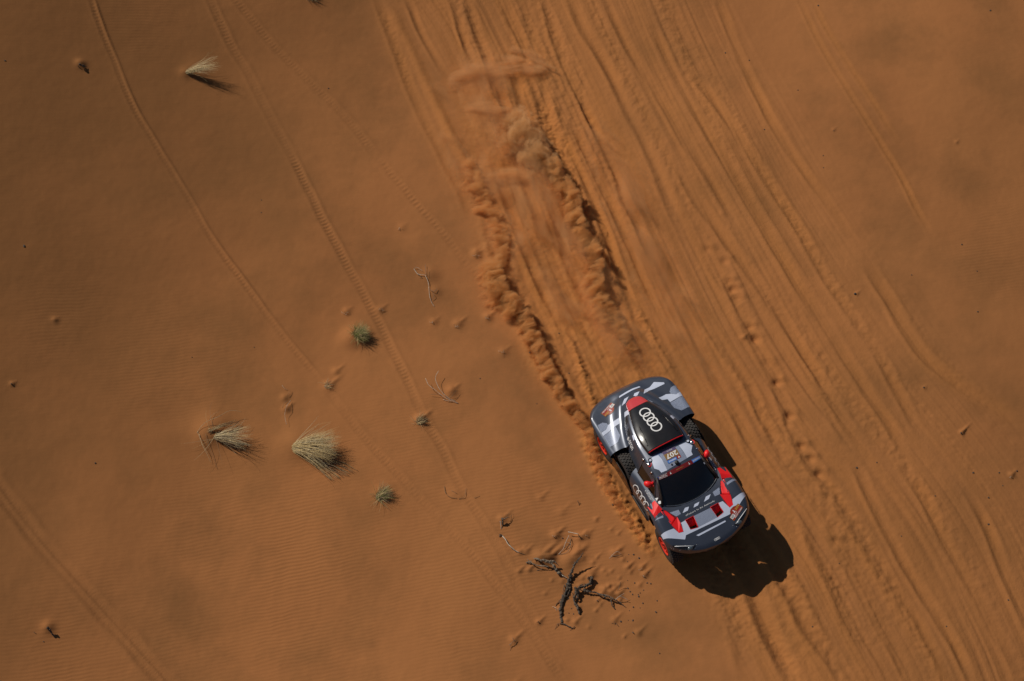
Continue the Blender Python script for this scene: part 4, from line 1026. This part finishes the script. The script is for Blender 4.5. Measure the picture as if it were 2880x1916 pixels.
for k in range(26):
    a_ = random.uniform(0, 1); stalk(t4, C8((1150, 540, .03), (1250+60*a_, 600+30*random.random(), .10), (1420+160*a_, 760-130*a_+40*random.random(), .06), (1480+330*a_, 850-110*a_+40*random.random(), .02)), .005, random.choice(['straw', 'brownstalk', 'pale']))
tuft('small dry tuft below and right of the golden tuft', 1063, 1400, 260, 28, 22, .50, ['straw', 'green', 'brownstalk'], (.25, .9), .09, .8, .008, 5, strays=8)
tuft('brown tuft growing on the edge of the ribbed wheel track', 1176, 1188, 90, 40, 35, .34, ['brownstalk', 'straw'], (.3, .9), .08, .8, .006, 6, strays=6)
tuft('dark grass tuft cut by the top edge of the picture', 862, -14, 160, -20, 25, .45, ['brownstalk', 'straw'], (.2, .9), .10, .9, .008, 7)
tuft('sparse dry tuft low over the old wheel track near its bend', 917, 1086, 45, 30, 40, .26, ['brownstalk', 'straw'], (.2, .7), .07, .8, .006, 8, strays=4)

# ------------------------------------------------------------------ dead wood and twigs
def wood(name, label, cat, m, limbs, parts=(), rough=.25, group=None, seed=0):
    """limbs: [(points (px, py, z), r start, r end)]; the first is the thing, the others are its limbs"""
    root = None
    for k, (pts, ra, rb, *mm) in enumerate(limbs):
        P = np.array([at(a, b_, z+max(ra, rb)*.4) for a, b_, z in pts])
        if root is None: org = P[0].copy()
        P = P-org
        if len(P) > 2:                                   # refine and roughen
            t = np.linspace(0, 1, len(P)); tn = np.linspace(0, 1, len(P)*5)
            P = np.stack([spl(t, P[:, i])(tn) for i in range(3)], 1)
        else: P = P[0]+(P[1]-P[0])*np.linspace(0, 1, 6)[:, None]
        r_ = np.random.default_rng(seed*13+k); P[1:-1] += r_.normal(0, 1, P[1:-1].shape)*max(ra, rb)*.18
        rad = .8*np.linspace(ra, rb, len(P))*(1+rough*r_.normal(0, .6, len(P))).clip(.5, 1.6)
        b = MB(); b.tube(P, rad, 9 if ra > .02 else 6, True, rough, seed*7+k)
        if root is None:
            root = b.build(name, M[m], None, smooth=ra < .02); fixn(root); root.location = org; tag(root, label, cat, group)
        else:
            o = b.build('limb' if ra > .012 else 'twig', M[mm[0] if mm else m], root, smooth=ra < .02); fixn(o)
    return root
C4 = lambda pts: [(1340+x/3.919, 1400+y/3.919, z) for x, y, *q_ in pts for z in [q_[0] if q_ else .01]]
C5 = lambda pts: [(960+x/2.45, 640+y/2.45, z) for x, y, *q_ in pts for z in [q_[0] if q_ else .01]]
C7 = lambda pts: [(x/2.45, 640+y/2.45, z) for x, y, *q_ in pts for z in [q_[0] if q_ else .01]]
wood('dead_branch', 'thick dark dead trunk piece standing upright at its top end, middle of the dead wood', 'dead branch', 'bark', [
    (C4([(1038, 855, .04), (1015, 930, .03), (995, 1010, .03), (965, 1080, .02), (938, 1160, .02), (925, 1235, .01), (932, 1300, .0), (940, 1375, -.01)]), .052, .026),
    (C4([(1038, 858, .05), (1062, 795, .10), (1085, 732, .16), (1120, 690, .21), (1150, 650, .25), (1174, 603, .29)]), .044, .008),
    (C4([(1085, 732, .16), (1078, 708, .17)]), .018, .010), (C4([(1120, 690, .21), (1150, 655, .25), (1165, 640, .24)]), .012, .004),
    (C4([(945, 1105, .02), (908, 1140, .02), (885, 1170, .01), (872, 1195, .0)]), .016, .006),
    (C4([(1020, 900, .05), (1000, 980, .06), (965, 1090, .05), (945, 1180, .03)]), .030, .016), (C4([(1040, 950, .02), (1030, 1020, .03), (1000, 1090, .02)]), .028, .014),
    (C4([(975, 960, .03), (960, 1010, .03), (955, 1060, .02)]), .014, .006), (C4([(1010, 1090, .01), (1015, 1120, .0)]), .012, .006)], seed=1, rough=.45)
wood('dead_branch', 'grey bent log on a sand tail, upper left of the dead wood', 'dead branch', 'greywood', [
    (C4([(635, 665, .02), (690, 682, .06), (750, 703, .10), (805, 715, .13), (848, 745, .14), (872, 785, .11), (898, 825, .05), (930, 842, .02)]), .020, .040),
    (C4([(800, 705, .14), (850, 700, .15), (885, 728, .12), (912, 757, .08)]), .028, .006), (C4([(750, 700, .12), (745, 675, .13), (735, 660, .13)]), .010, .004),
    (C4([(930, 842, .03), (965, 865, .05), (1000, 888, .03)]), .014, .008, 'palewood'), (C4([(700, 690, .09), (760, 690, .12), (840, 715, .15)]), .024, .018)], seed=2, rough=.4)
wood('dead_branch', 'thin pale twiggy branch lying left of the bent log', 'dead branch', 'greywood', [
    (C4([(548, 715, .02), (590, 705, .05), (625, 730, .06), (680, 748, .07), (740, 760, .07), (802, 768, .06)]), .018, .009),
    (C4([(590, 705, .05), (570, 690, .06), (563, 675, .05)]), .012, .006), (C4([(590, 705, .05), (612, 690, .07)]), .010, .004), (C4([(680, 748, .07), (735, 748, .09), (800, 763, .08)]), .009, .006, 'palewood'),
    (C4([(665, 800, .0), (695, 795, .02), (730, 780, .04)]), .010, .006), (C4([(560, 715, .02), (600, 725, .04)]), .014, .010)], seed=3)
wood('dead_branch', 'black peeling piece of bark with a curled lower end, right of the trunk piece', 'dead branch', 'bark', [
    (C4([(1272, 905, .03), (1250, 945, .05), (1205, 975, .07), (1150, 990, .09), (1105, 1010, .10), (1095, 1065, .08), (1078, 1120, .05), (1090, 1170, .05), (1112, 1205, .05), (1135, 1275, .01)]), .034, .026),
    (C4([(1250, 880, .02), (1275, 900, .05), (1280, 950, .04)]), .034, .022), (C4([(1180, 985, .08), (1220, 960, .10), (1270, 960, .06)]), .036, .018), (C4([(1100, 1005, .10), (1120, 1060, .08), (1105, 1120, .06)]), .040, .024),
    (C4([(1235, 870, .03), (1225, 890, .04), (1245, 910, .04)]), .014, .008), (C4([(1110, 1180, .06), (1130, 1220, .06), (1150, 1235, .02)]), .024, .012),
    (C4([(1085, 990, .10), (1105, 1000, .12), (1165, 1020, .09)]), .022, .012), (C4([(1140, 970, .1), (1175, 955, .1), (1210, 950, .08)]), .016, .006), (C4([(1070, 1100, .05), (1060, 1060, .05), (1045, 1035, .02)]), .010, .004)], seed=4, rough=.6)
wood('dead_branch', 'long dark branch ending in a pale fork, rightmost of the dead wood', 'dead branch', 'bark', [
    (C4([(1180, 1010, .06), (1240, 1035, .07), (1300, 1045, .06), (1370, 1068, .07), (1440, 1090, .08), (1500, 1115, .08), (1560, 1145, .05), (1602, 1162, .03)]), .032, .012),
    (C4([(1520, 1130, .07), (1560, 1100, .11), (1590, 1075, .14)]), .012, .006, 'palewood'), (C4([(1590, 1085, .12), (1630, 1105, .10), (1670, 1124, .07)]), .010, .006, 'palewood'),
    (C4([(1478, 1115, .07), (1490, 1165, .05), (1500, 1195, .03), (1525, 1225, .01)]), .020, .012), (C4([(1370, 1068, .07), (1430, 1075, .10), (1520, 1110, .10)]), .018, .010, 'greywood'),
    (C4([(1590, 1075, .14), (1630, 1055, .15)]), .006, .003, 'palewood'), (C4([(1560, 1145, .05), (1610, 1180, .02), (1650, 1212, .0)]), .012, .006)], seed=5, rough=.4)
wood('dead_branch', 'bleached curved stick half buried left of the dead wood', 'dead branch', 'palewood', [
    (C4([(285, 418, .02), (318, 460, .05), (350, 512, .07), (390, 550, .07), (430, 585, .04), (472, 606, .0)]), .014, .010),
    (C4([(285, 418, .02), (262, 405, .03), (255, 430, .01)]), .018, .012, 'bark'), (C4([(472, 606, .0), (510, 618, .01), (545, 632, .0)]), .008, .003, 'brownstalk')], seed=6)
wood('dead_branch', 'short split stump with a thin twig, top left of the dead wood', 'dead branch', 'bark', [
    (C4([(285, 232, .10), (288, 262, .07), (285, 300, .01)]), .034, .022), (C4([(264, 258, .07), (268, 300, .04), (272, 345, .0)]), .012, .008, 'palewood'),
    (C4([(300, 240, .09), (330, 222, .10), (368, 214, .06)]), .014, .006, 'greywood'), (C4([(368, 214, .06), (385, 198, .06), (410, 182, .0)]), .005, .002, 'brownstalk'), (C4([(330, 222, .08), (350, 195, .08), (362, 165, .04)]), .005, .002, 'brownstalk')], seed=7)
wood('dead_branch', 'white straight stick sticking out of a sand mound above the dead wood', 'dead branch', 'palewood', [
    (C4([(1010, 377, .10), (1060, 388, .12), (1124, 400, .11)]), .012, .009), (C4([(1120, 400, .06), (1135, 435, .03), (1160, 445, .0)]), .012, .005, 'brownstalk')], seed=8)
wood('dry_twig', 'pale hooked twigs between the white stick and the bent log', 'dry twig', 'palewood', [
    (C4([(1020, 415, .08), (985, 490, .07), (958, 560, .04), (905, 625, .0)]), .009, .006), (C4([(1030, 440, .06), (1040, 490, .06), (1035, 530, .05), (1010, 590, .04), (975, 615, .02), (912, 626, .0)]), .008, .005, 'greywood'),
    (C4([(970, 555, .04), (1000, 540, .05), (1040, 515, .05)]), .009, .005, 'bark'), (C4([(985, 490, .05), (1020, 495, .05), (1040, 520, .05)]), .005, .003)], seed=9)
wood('dry_twig', 'small triangle of pale twigs midway from dead wood to front wheel', 'dry twig', 'palewood', [
    (C4([(1480, 648, .0), (1520, 612, .04), (1555, 594, .05), (1602, 626, .02)]), .006, .004), (C4([(1500, 642, .02), (1560, 638, .03), (1606, 632, .02)]), .006, .004, 'greywood'), (C4([(1462, 668, .0), (1500, 640, .02)]), .005, .003)], seed=10)
wood('dead_branch', 'dark crooked twig at the foot of the dead wood', 'dead branch', 'bark', [
    (C4([(915, 1385, .02), (960, 1390, .03), (1010, 1415, .03), (1062, 1436, .02), (1080, 1418, .02)]), .014, .010), (C4([(905, 1388, .02), (885, 1415, .02), (862, 1452, .0)]), .008, .004), (C4([(1062, 1436, .02), (1030, 1465, .0)]), .007, .003), (C4([(900, 1388, .02), (870, 1405, .02)]), .006, .003)], seed=11)
wood('dry_twig', 'thin reddish stalk standing above the rightmost dead branch', 'dry twig', 'brownstalk', [(C4([(1592, 925, .14), (1576, 980, .07), (1556, 1030, .0)]), .007, .006)], seed=12)
wood('dry_twig', 'bright short twig on the left side of the trunk piece', 'dry twig', 'palewood', [(C4([(838, 1198, .02), (870, 1215, .03), (885, 1250, .0)]), .006, .004), (C4([(860, 1205, .03), (900, 1235, .02)]), .004, .003)], seed=13)
wood('dry_twig', 'small forked twig below the rightmost dead branch', 'dry twig', 'bark', [(C4([(1490, 1385, .0), (1515, 1383, .02), (1524, 1360, .02)]), .006, .004), (C4([(1540, 1388, .02), (1570, 1420, .0)]), .008, .006)], seed=14)
wood('dry_twig', 'tiny dark upright twig between the fin side of the car and the stump', 'dry twig', 'bark', [(C4([(1116, 30, .06), (1126, 60, .03), (1132, 84, .0)]), .010, .006), (C4([(1126, 60, .03), (1140, 45, .05)]), .005, .003)], seed=15)
wood('dry_twig', 'curled twig lying far below the rightmost dead branch', 'dry twig', 'bark', [(C4([(1720, 1478, .02), (1738, 1500, .02)]), .014, .008)], seed=16)
wood('dry_twig', 'short twig lying left of the foot of the dead wood', 'dry twig', 'bark', [(C4([(680, 1360, .03), (690, 1385, .0)]), .010, .006), (C4([(675, 1365, .02), (665, 1380, .0)]), .004, .003)], seed=17)
wood('dry_twig', 'small bundle of twigs on a mound left above the foot of the picture', 'dry twig', 'greywood', [([(1432, 1815, .05), (1442, 1806, .05), (1452, 1800, .02)], .008, .004), ([(1437, 1812, .04), (1435, 1830, .0)], .006, .003), ([(1446, 1803, .04), (1440, 1792, .03)], .005, .003)], seed=18)
wood('dry_twig', 'long curved pale stalks with a dark tuft, between the green tuft and the car', 'dry twig', 'palewood', [
    (C5([(580, 1040, .16), (600, 1082, .16), (645, 1118, .15), (700, 1162, .10), (752, 1190, .05), (806, 1212, .01)]), .006, .007), (C5([(670, 988, .18), (648, 1035, .17), (664, 1090, .15), (700, 1142, .10), (742, 1176, .05), (790, 1200, .02)]), .006, .006),
    (C5([(610, 1150, .06), (660, 1150, .08), (700, 1162, .08)]), .004, .004, 'brownstalk'), (C5([(745, 1180, .06), (770, 1150, .09), (795, 1120, .08)]), .005, .003, 'brownstalk'), (C5([(735, 1170, .06), (752, 1150, .09), (765, 1130, .1)]), .004, .003, 'brownstalk'), (C5([(700, 1185, .02), (740, 1195, .04), (770, 1198, .03)]), .005, .004)], seed=19)
wood('dry_twig', 'knotted row of pale sticks in the sand above the curved stalks', 'dry twig', 'palewood', [
    (C5([(578, 330, .03), (598, 375, .04), (604, 430, .03), (610, 480, .03), (620, 512, .02), (642, 546, .0)]), .009, .006), (C5([(500, 285, .02), (530, 322, .05), (580, 328, .04)]), .009, .008), (C5([(578, 255, .06), (580, 292, .05), (584, 328, .03)]), .006, .006, 'greywood'),
    (C5([(500, 285, .03), (520, 275, .05), (560, 300, .04)]), .005, .004), (C5([(612, 430, .04), (640, 440, .05), (662, 422, .03)]), .008, .005, 'greywood'), (C5([(625, 500, .03), (640, 470, .05), (628, 450, .05)]), .006, .004, 'greywood'), (C5([(530, 322, .04), (555, 345, .03), (540, 350, .0)]), .006, .004, 'brownstalk'), (C5([(600, 340, .03), (600, 290, .05)]), .004, .003, 'brownstalk')], seed=20)
wood('dry_twig', 'thin wavy stalks rising between the two large straw tufts', 'dry twig', 'palewood', [
    (C7([(2002, 1192, .05), (1974, 1235, .08), (1962, 1290, .10), (1974, 1358, .08)]), .006, .003), (C7([(1945, 1242, .02), (1958, 1212, .04), (1985, 1192, .03)]), .005, .004, 'brownstalk'), (C7([(1942, 1085, .05), (1962, 1110, .05), (1985, 1120, .0)]), .004, .003), (C7([(1978, 1158, .04), (1992, 1135, .06), (2004, 1125, .04)]), .005, .003, 'brownstalk')], seed=21)
wood('dry_twig', 'broken ring of short stalks left of the dead wood', 'dry twig', 'brownstalk', [
    ([(1250, 1368, .01), (1252, 1384, .03), (1268, 1399, .02), (1285, 1402, .01)], .007, .005), ([(1290, 1403, .01), (1306, 1398, .03), (1311, 1372, .02)], .007, .004), ([(1270, 1380, .0), (1285, 1388, .02)], .006, .004), ([(1334, 1400, .02), (1350, 1396, .0)], .005, .003)], seed=22)
for i, (lab, px, py, r) in enumerate([
    ('dry brown sprig just left of the ribbed track, above the green tuft', 975, 878, .11), ('brown sprig beside the ribbed track, right above the green tuft', 1076, 870, .11),
    ('low sprig on a sand mound below the knotted row of sticks', 1286, 915, .10), ('faint low sprig, left of the mounds below the knotted sticks', 1220, 903, .07), ('brown sprig on a mound nearest the sand plume', 1375, 890, .10),
    ('dark small sprig alone between the mounds and the curved stalks', 1416, 990, .09), ('wide dry sprig on a sand bank left of the upper dust plume', 1345, 716, .14), ('faint sprig beside the top of the knotted sticks', 1128, 640, .08),
    ('brown sprig crossing the faint track, below left of the green tuft', 925, 1084, .10), ('little dark sprig in the upper mound of the dead wood', 1562, 1507, .06), ('dark sprig on the mound right of the white stick', 1652, 1504, .05),
    ('curled sprig on a knob of sand right of the dead wood', 1806, 1598, .05), ('sprig on the lower knob of sand right of the dead wood', 1814, 1618, .05), ('sprig on a low mound toward the right edge', 2846, 1340, .06)]):
    r_ = np.random.default_rng(100+i); L = []
    for k in range(5):
        a = r_.uniform(0, 2*np.pi); l_ = r*r_.uniform(.6, 1.3)*95; x0_, y0_ = px-4+r_.normal(0, r*40), py+3+r_.normal(0, r*22)
        L.append(([(x0_, y0_, .02), (x0_+.5*l_*cos(a), y0_+.4*l_*sin(a), .025+.02*r_.uniform()), (x0_+l_*cos(a+.4), y0_+.8*l_*sin(a+.4), .005)], .0036, .002, ['palewood', 'brownstalk', 'palewood'][k % 3]))
    wood('dry_sprig', lab, 'dry twig', 'palewood', L, seed=200+i)
wood('stump', 'short charred stump leaning in the lower left corner', 'stump', 'bark', [([(133, 1764, .10), (140, 1774, .08), (150, 1786, .03), (154, 1793, .0)], .034, .010), ([(137, 1768, .08), (150, 1790, .03)], .02, .008), ([(95, 1778, .02), (102, 1783, .0)], .008, .005)], seed=30, rough=.5)
wood('stump', 'small dark stump with bright sand behind it near the upper left corner', 'stump', 'bark', [([(222, 180, .07), (228, 184, .06), (238, 188, .0)], .030, .010), ([(219, 184, .04), (222, 190, .0)], .014, .008), ([(232, 182, .05), (246, 190, .01)], .010, .004)], seed=31, rough=.5)

# ------------------------------------------------------------------ pebbles and clods
PEB = {}
def pebble(px, py, r, label, group, seed, m='stone'):
    key = seed % 5
    if key not in PEB:
        bm = bmesh.new(); bmesh.ops.create_icosphere(bm, subdivisions=2, radius=1)
        r_ = np.random.default_rng(key+50)
        for v in bm.verts: v.co *= 1+.22*r_.normal()*.5; v.co.z *= .7
        PEB[key] = bpy.data.meshes.new('pebble'); bm.to_mesh(PEB[key]); bm.free(); PEB[key].materials.append(M['stone'])
    o = bpy.data.objects.new('pebble', PEB[key]); COL.objects.link(o)
    p = at(px, py); o.location = (p[0], p[1], ground_z(p[0], p[1])+r*.35); o.scale = (r*random.uniform(.8, 1.5), r, r*random.uniform(.7, 1.1)); o.rotation_euler = (0, 0, random.uniform(0, 6.3))
    tag(o, label, 'pebble', group)
for i, (x, y) in enumerate([(1765, 1580), (1782, 1560), (1797, 1570), (1765, 1633), (1785, 1640), (1772, 1664), (1800, 1668), (1795, 1672), (1810, 1660), (1820, 1640), (1830, 1642), (1766, 1655), (1779, 1672), (1796, 1678), (1800, 1710), (1770, 1718), (1780, 1745), (1767, 1745),
                           (1808, 1697), (1848, 1690), (1781, 1708), (1845, 1722), (1600, 1725), (1613, 1727), (1607, 1712), (1700, 1680), (1680, 1690), (1730, 1755), (1746, 1748), (1768, 1560), (1723, 1420), (1772, 1462), (1582, 1514), (1660, 1660)]):
    pebble(x, y, random.uniform(.010, .020), 'tiny dark clod strewn on the sand around the dead wood', 'clods around the dead wood', i)
for i, (x, y) in enumerate([(14, 171), (1855, 1838), (924, 249), (715, 977), (735, 563), (268, 1303), (123, 1805), (540, 1005), (1572, 938), (1600, 1050), (1510, 1136), (1350, 1065), (1490, 992), (735, 598)]):
    pebble(x, y, random.uniform(.012, .020), 'tiny dark stone lying alone on the smooth sand', 'stones on the smooth sand', i+40)
for i, (x, y) in enumerate([(2301, 16), (2785, 30), (2040, 149), (2107, 170), (2244, 254), (2345, 368), (2315, 438), (2316, 472), (2150, 365), (2598, 1090), (2748, 763), (2705, 688), (2750, 877), (2564, 774), (2703, 1218), (2810, 1330), (2860, 1325), (2737, 1330), (2820, 1366), (2630, 1395), (2535, 1508), (2780, 1475), (2780, 1400), (2662, 1762), (2836, 1688), (2360, 1585), (2285, 1763), (2466, 1301), (2410, 1316), (2409, 1316)]):
    pebble(x, y, random.uniform(.012, .022), 'tiny dark stone scattered over the rutted sand on the right', 'stones on the rutted sand', i+60)
p_ = (68, 692); pebble(*p_, .024, 'dark stone near the left edge', None, 3)
pebble(2405, 827, .035, 'dark stone beside the rut in the right half with a sand tail', None, 2)
pebble(32, 1080, .02, 'brown stone at the left edge below the dark patch of sand', None, 1)

# ------------------------------------------------------------------ sand thrown up by the wheels: spray and airborne dust, as bodies of lit volume
def spray(name, label, pts, wl, wr, hgt, dens, seed, scale=2.6, amp=1.5, soft=.35, col=(.975, .60, .27), step=.16, stretch=(1, 1, 1), detail=3.5, zc=0.0, aniso=.2, dist=.6):
    """sand in the air along a path: its core follows the path with a steep left side (wl) and a long right tail (wr), torn by noise"""
    P2 = path(pts); P = np.array([[x, y, ground_z(x, y)] for x, y in P2])
    ax = P[-1]-P[0]; L = np.linalg.norm(ax); ax /= L
    ay = np.cross([0, 0, 1.], ax); ay /= np.linalg.norm(ay); az = np.cross(ax, ay)
    Q = (P-P[0]) @ np.stack([ax, ay, az], 1)
    W = max(max(wl), max(wr)); y0 = min(Q[:, 1].min()-max(wr)*1.25, Q[:, 1].max()-.3)-.05; y1 = Q[:, 1].max()+max(wl)*1.25+.05
    hz = max(hgt)*1.3+.05; zb = min(Q[:, 2].min()-.05, -.05)
    b = MB(); b.box((L/2, (y0+y1)/2, (hz+zb)/2), (L+.5, y1-y0, hz-zb))
    m = bpy.data.materials.new(name); m.use_nodes = True; n = m.node_tree.nodes; l = m.node_tree.links
    n.remove(n['Principled BSDF']); pv = n.new('ShaderNodeVolumePrincipled'); l.new(pv.outputs[0], n['Material Output'].inputs['Volume'])
    pv.inputs['Color'].default_value = (*col, 1); pv.inputs['Anisotropy'].default_value = aniso
    tc = n.new('ShaderNodeTexCoord'); sp = n.new('ShaderNodeSeparateXYZ'); l.new(tc.outputs['Object'], sp.inputs[0])
    def mth(op, *a):
        r = n.new('ShaderNodeMath'); r.operation = op
        for i, v in enumerate(a):
            if isinstance(v, (int, float)): r.inputs[i].default_value = float(v)
            else: l.new(v, r.inputs[i])
        return r.outputs[0]
    t = mth('DIVIDE', sp.outputs[0], float(L))
    def curve(xs, ys):
        """value along the path, from a lookup curve"""
        lo, hi = float(min(ys))-1e-3, float(max(ys))+1e-3
        c = n.new('ShaderNodeFloatCurve'); cv = c.mapping.curves[0]
        for k in range(len(xs)):
            p = (float(np.clip(xs[k], 0, 1)), (float(ys[k])-lo)/(hi-lo))
            if k < 2: cv.points[k].location = p if k == 0 else p
            else: cv.points.new(*p)
        c.mapping.update(); l.new(t, c.inputs['Value'])
        return mth('ADD', mth('MULTIPLY', c.outputs[0], hi-lo), lo)
    tk = np.linspace(0, 1, 12)
    o_ = np.argsort(Q[:, 0]); cy = curve(tk, np.interp(tk*L, Q[o_, 0], Q[o_, 1])); cz = curve(tk, np.interp(tk*L, Q[o_, 0], Q[o_, 2]))
    tv = lambda v: curve(tk, np.interp(tk, np.linspace(0, 1, len(v)), v))
    d = mth('SUBTRACT', sp.outputs[1], cy); z = mth('SUBTRACT', mth('SUBTRACT', sp.outputs[2], cz), zc)
    left = mth('GREATER_THAN', d, 0.0)                  # +y of this frame is the near (left) side of the travel
    w = mth('ADD', mth('MULTIPLY', left, tv(wl)), mth('MULTIPLY', mth('SUBTRACT', 1.0, left), tv(wr)))
    dn = mth('DIVIDE', d, w); zn = mth('DIVIDE', mth('MAXIMUM', z, mth('MULTIPLY', z, -.6)), tv(hgt))
    r = mth('SQRT', mth('ADD', mth('MULTIPLY', dn, dn), mth('MULTIPLY', zn, zn)))
    mp = n.new('ShaderNodeMapping'); mp.inputs['Scale'].default_value = stretch; mp.inputs['Location'].default_value = (seed*3.7, seed*1.9, seed*.7); l.new(tc.outputs['Object'], mp.inputs['Vector'])
    nz = n.new('ShaderNodeTexNoise'); nz.inputs['Scale'].default_value = scale; nz.inputs['Detail'].default_value = detail; nz.inputs['Roughness'].default_value = .58; nz.inputs['Distortion'].default_value = dist
    l.new(mp.outputs[0], nz.inputs['Vector'])
    ends = mth('MULTIPLY', mth('MINIMUM', mth('MULTIPLY', mth('MAXIMUM', t, 0.0), 14.0), 1.0), mth('MINIMUM', mth('MULTIPLY', mth('MAXIMUM', mth('SUBTRACT', 1.0, t), 0.0), 14.0), 1.0))
    s = mth('ADD', mth('SUBTRACT', 1.0, r), mth('MULTIPLY', mth('SUBTRACT', nz.outputs['Fac'], .5), amp))
    mr = n.new('ShaderNodeMapRange'); mr.interpolation_type = 'SMOOTHSTEP'; mr.inputs[1].default_value = .12; mr.inputs[2].default_value = .12+soft; mr.inputs[3].default_value = 0; mr.inputs[4].default_value = dens
    l.new(s, mr.inputs[0])
    edge = mth('MINIMUM', mth('MULTIPLY', mth('MAXIMUM', mth('SUBTRACT', 1.22, r), 0.0), 5.0), 1.0)
    l.new(mth('MULTIPLY', mth('MULTIPLY', mr.outputs[0], ends), edge), pv.inputs['Density'])
    m.cycles.volume_step_rate = step
    o = b.build(name, m, None, False)
    mt = Matrix.Identity(4)
    for i in range(3):
        mt[i][0], mt[i][1], mt[i][2], mt[i][3] = ax[i], ay[i], az[i], P[0][i]
    o.matrix_world = mt
    tag(o, label, None, None, 'stuff'); return o
spray('sand_spray', 'billowing wall of sand thrown up along the left wheel ruts', [(1415, 715), (1400, 795), (1448, 872), (1488, 921), (1515, 977), (1547, 1042), (1580, 1107), (1620, 1160), (1660, 1215), (1690, 1260)],
      [.22, .22, .18, .16, .16, .15, .14, .12], [.60, .62, .48, .40, .36, .32, .26, .16], [.6, .75, .75, .68, .64, .58, .48, .25], 22, 3, 3.6, 3.1, .85, stretch=(1.5, .62, .9), detail=5)
spray('sand_spray', 'ragged low wall of sand at the upper end of the left rut', [(1325, 445), (1345, 515), (1370, 570), (1408, 640), (1422, 700), (1410, 770)],
      [.14, .18, .18, .18, .16], [.4, .5, .45, .4, .3], [.25, .38, .38, .4, .3], 10, 9, 3.8, 3.6, .7, stretch=(1.5, .6, .9), detail=5)
spray('sand_spray', 'billowing wall of sand thrown up along the right wheel ruts', [(1530, 440), (1562, 485), (1590, 520), (1603, 565), (1630, 600), (1630, 648), (1660, 690), (1684, 730), (1684, 795), (1690, 848), (1723, 888), (1771, 961), (1811, 1034)],
      [.16, .18, .18, .18, .18, .18, .20, .22, .18, .12], [.42, .42, .42, .42, .42, .44, .48, .5, .40, .2], [.5, .75, .78, .75, .78, .75, .62, .45, .28, .15], 22, 13, 3.6, 3.1, .85, stretch=(1.5, .62, .9), detail=5)
spray('sand_spray', 'pale cloud of sand hanging at the head of the right rut', [(1455, 318), (1475, 365), (1500, 412), (1545, 468), (1590, 525)], [.18, .34, .36, .26, .12], [.7, 1.0, .95, .6, .2], [.4, .85, .9, .7, .3], 9, 23, 2.6, 5.0, .8, col=(.975, .66, .35))
spray('sand_spray', 'thin arch of drifting sand across the upper ruts', [(1250, 244), (1300, 216), (1367, 197), (1448, 192), (1535, 200)], [.18, .3, .34, .34, .2], [.3, .4, .45, .4, .2], [.25, .45, .5, .45, .25], 3.0, 33, 2.4, 4.5, .9, col=(.975, .66, .35), stretch=(.45, 1.6, 1))
spray('sand_spray', 'short pale wisp of sand at the top of the fresh ruts', [(1430, 140), (1480, 155), (1530, 185), (1570, 215)], [.12, .24, .22, .12], [.15, .3, .3, .15], [.2, .4, .4, .2], 3.0, 35, 2.6, 4.5, .9, col=(.975, .66, .35), stretch=(.6, 1.5, 1))
spray('sand_spray', 'faint wisp of sand below the drifting arch', [(1285, 322), (1350, 308), (1420, 311), (1490, 322)], [.12, .22, .22, .12], [.2, .35, .35, .2], [.2, .35, .35, .2], 2.6, 36, 2.6, 4.5, .9, col=(.975, .66, .35), stretch=(.5, 1.6, 1))
spray('sand_spray', 'sand skidding sideways halfway down the left rut', [(1325, 516), (1380, 512), (1430, 502), (1500, 505)], [.14, .26, .26, .14], [.2, .35, .35, .2], [.2, .42, .4, .2], 3.6, 37, 2.6, 4.5, .9, col=(.975, .66, .35), stretch=(.5, 1.6, 1))
spray('sand_spray', 'low fringe of sand kicked up beside the near side wheels', [(1640, 1180), (1660, 1260), (1692, 1340), (1735, 1420), (1792, 1500), (1846, 1580)], [.16, .19, .20, .17, .12, .06], [.12, .14, .14, .12, .10, .04], [.16, .19, .18, .13, .08, .03], 12, 43, 6.0, 4.0, .6, stretch=(1.6, .7, 1))
spray('dust_haze', 'thin orange dust hanging over the fresh ruts behind the car', [(1330, 150), (1400, 330), (1480, 520), (1580, 720), (1690, 890), (1830, 1080)], [.8, .9, 1.0, 1.0, .9, .5], [1.6, 1.9, 2.0, 1.8, 1.5, .8], [.7, .9, 1.0, 1.0, .9, .5], 1.0, 53, 1.3, 4.2, 1.0, col=(.97, .64, .33), step=.36, stretch=(.55, 1.3, .8), detail=3)
spray('dust_haze', 'thin dust drifting right of the fresh ruts', [(1640, 350), (1720, 480), (1800, 620), (1860, 780), (1940, 960), (2000, 1110)], [.5, .7, .8, .7, .6, .3], [.8, 1.0, 1.0, .9, .7, .3], [.5, .6, .7, .7, .6, .3], 0.9, 63, 1.4, 4.2, 1.0, col=(.97, .64, .33), step=.36, stretch=(.6, 1.3, .8), detail=3)
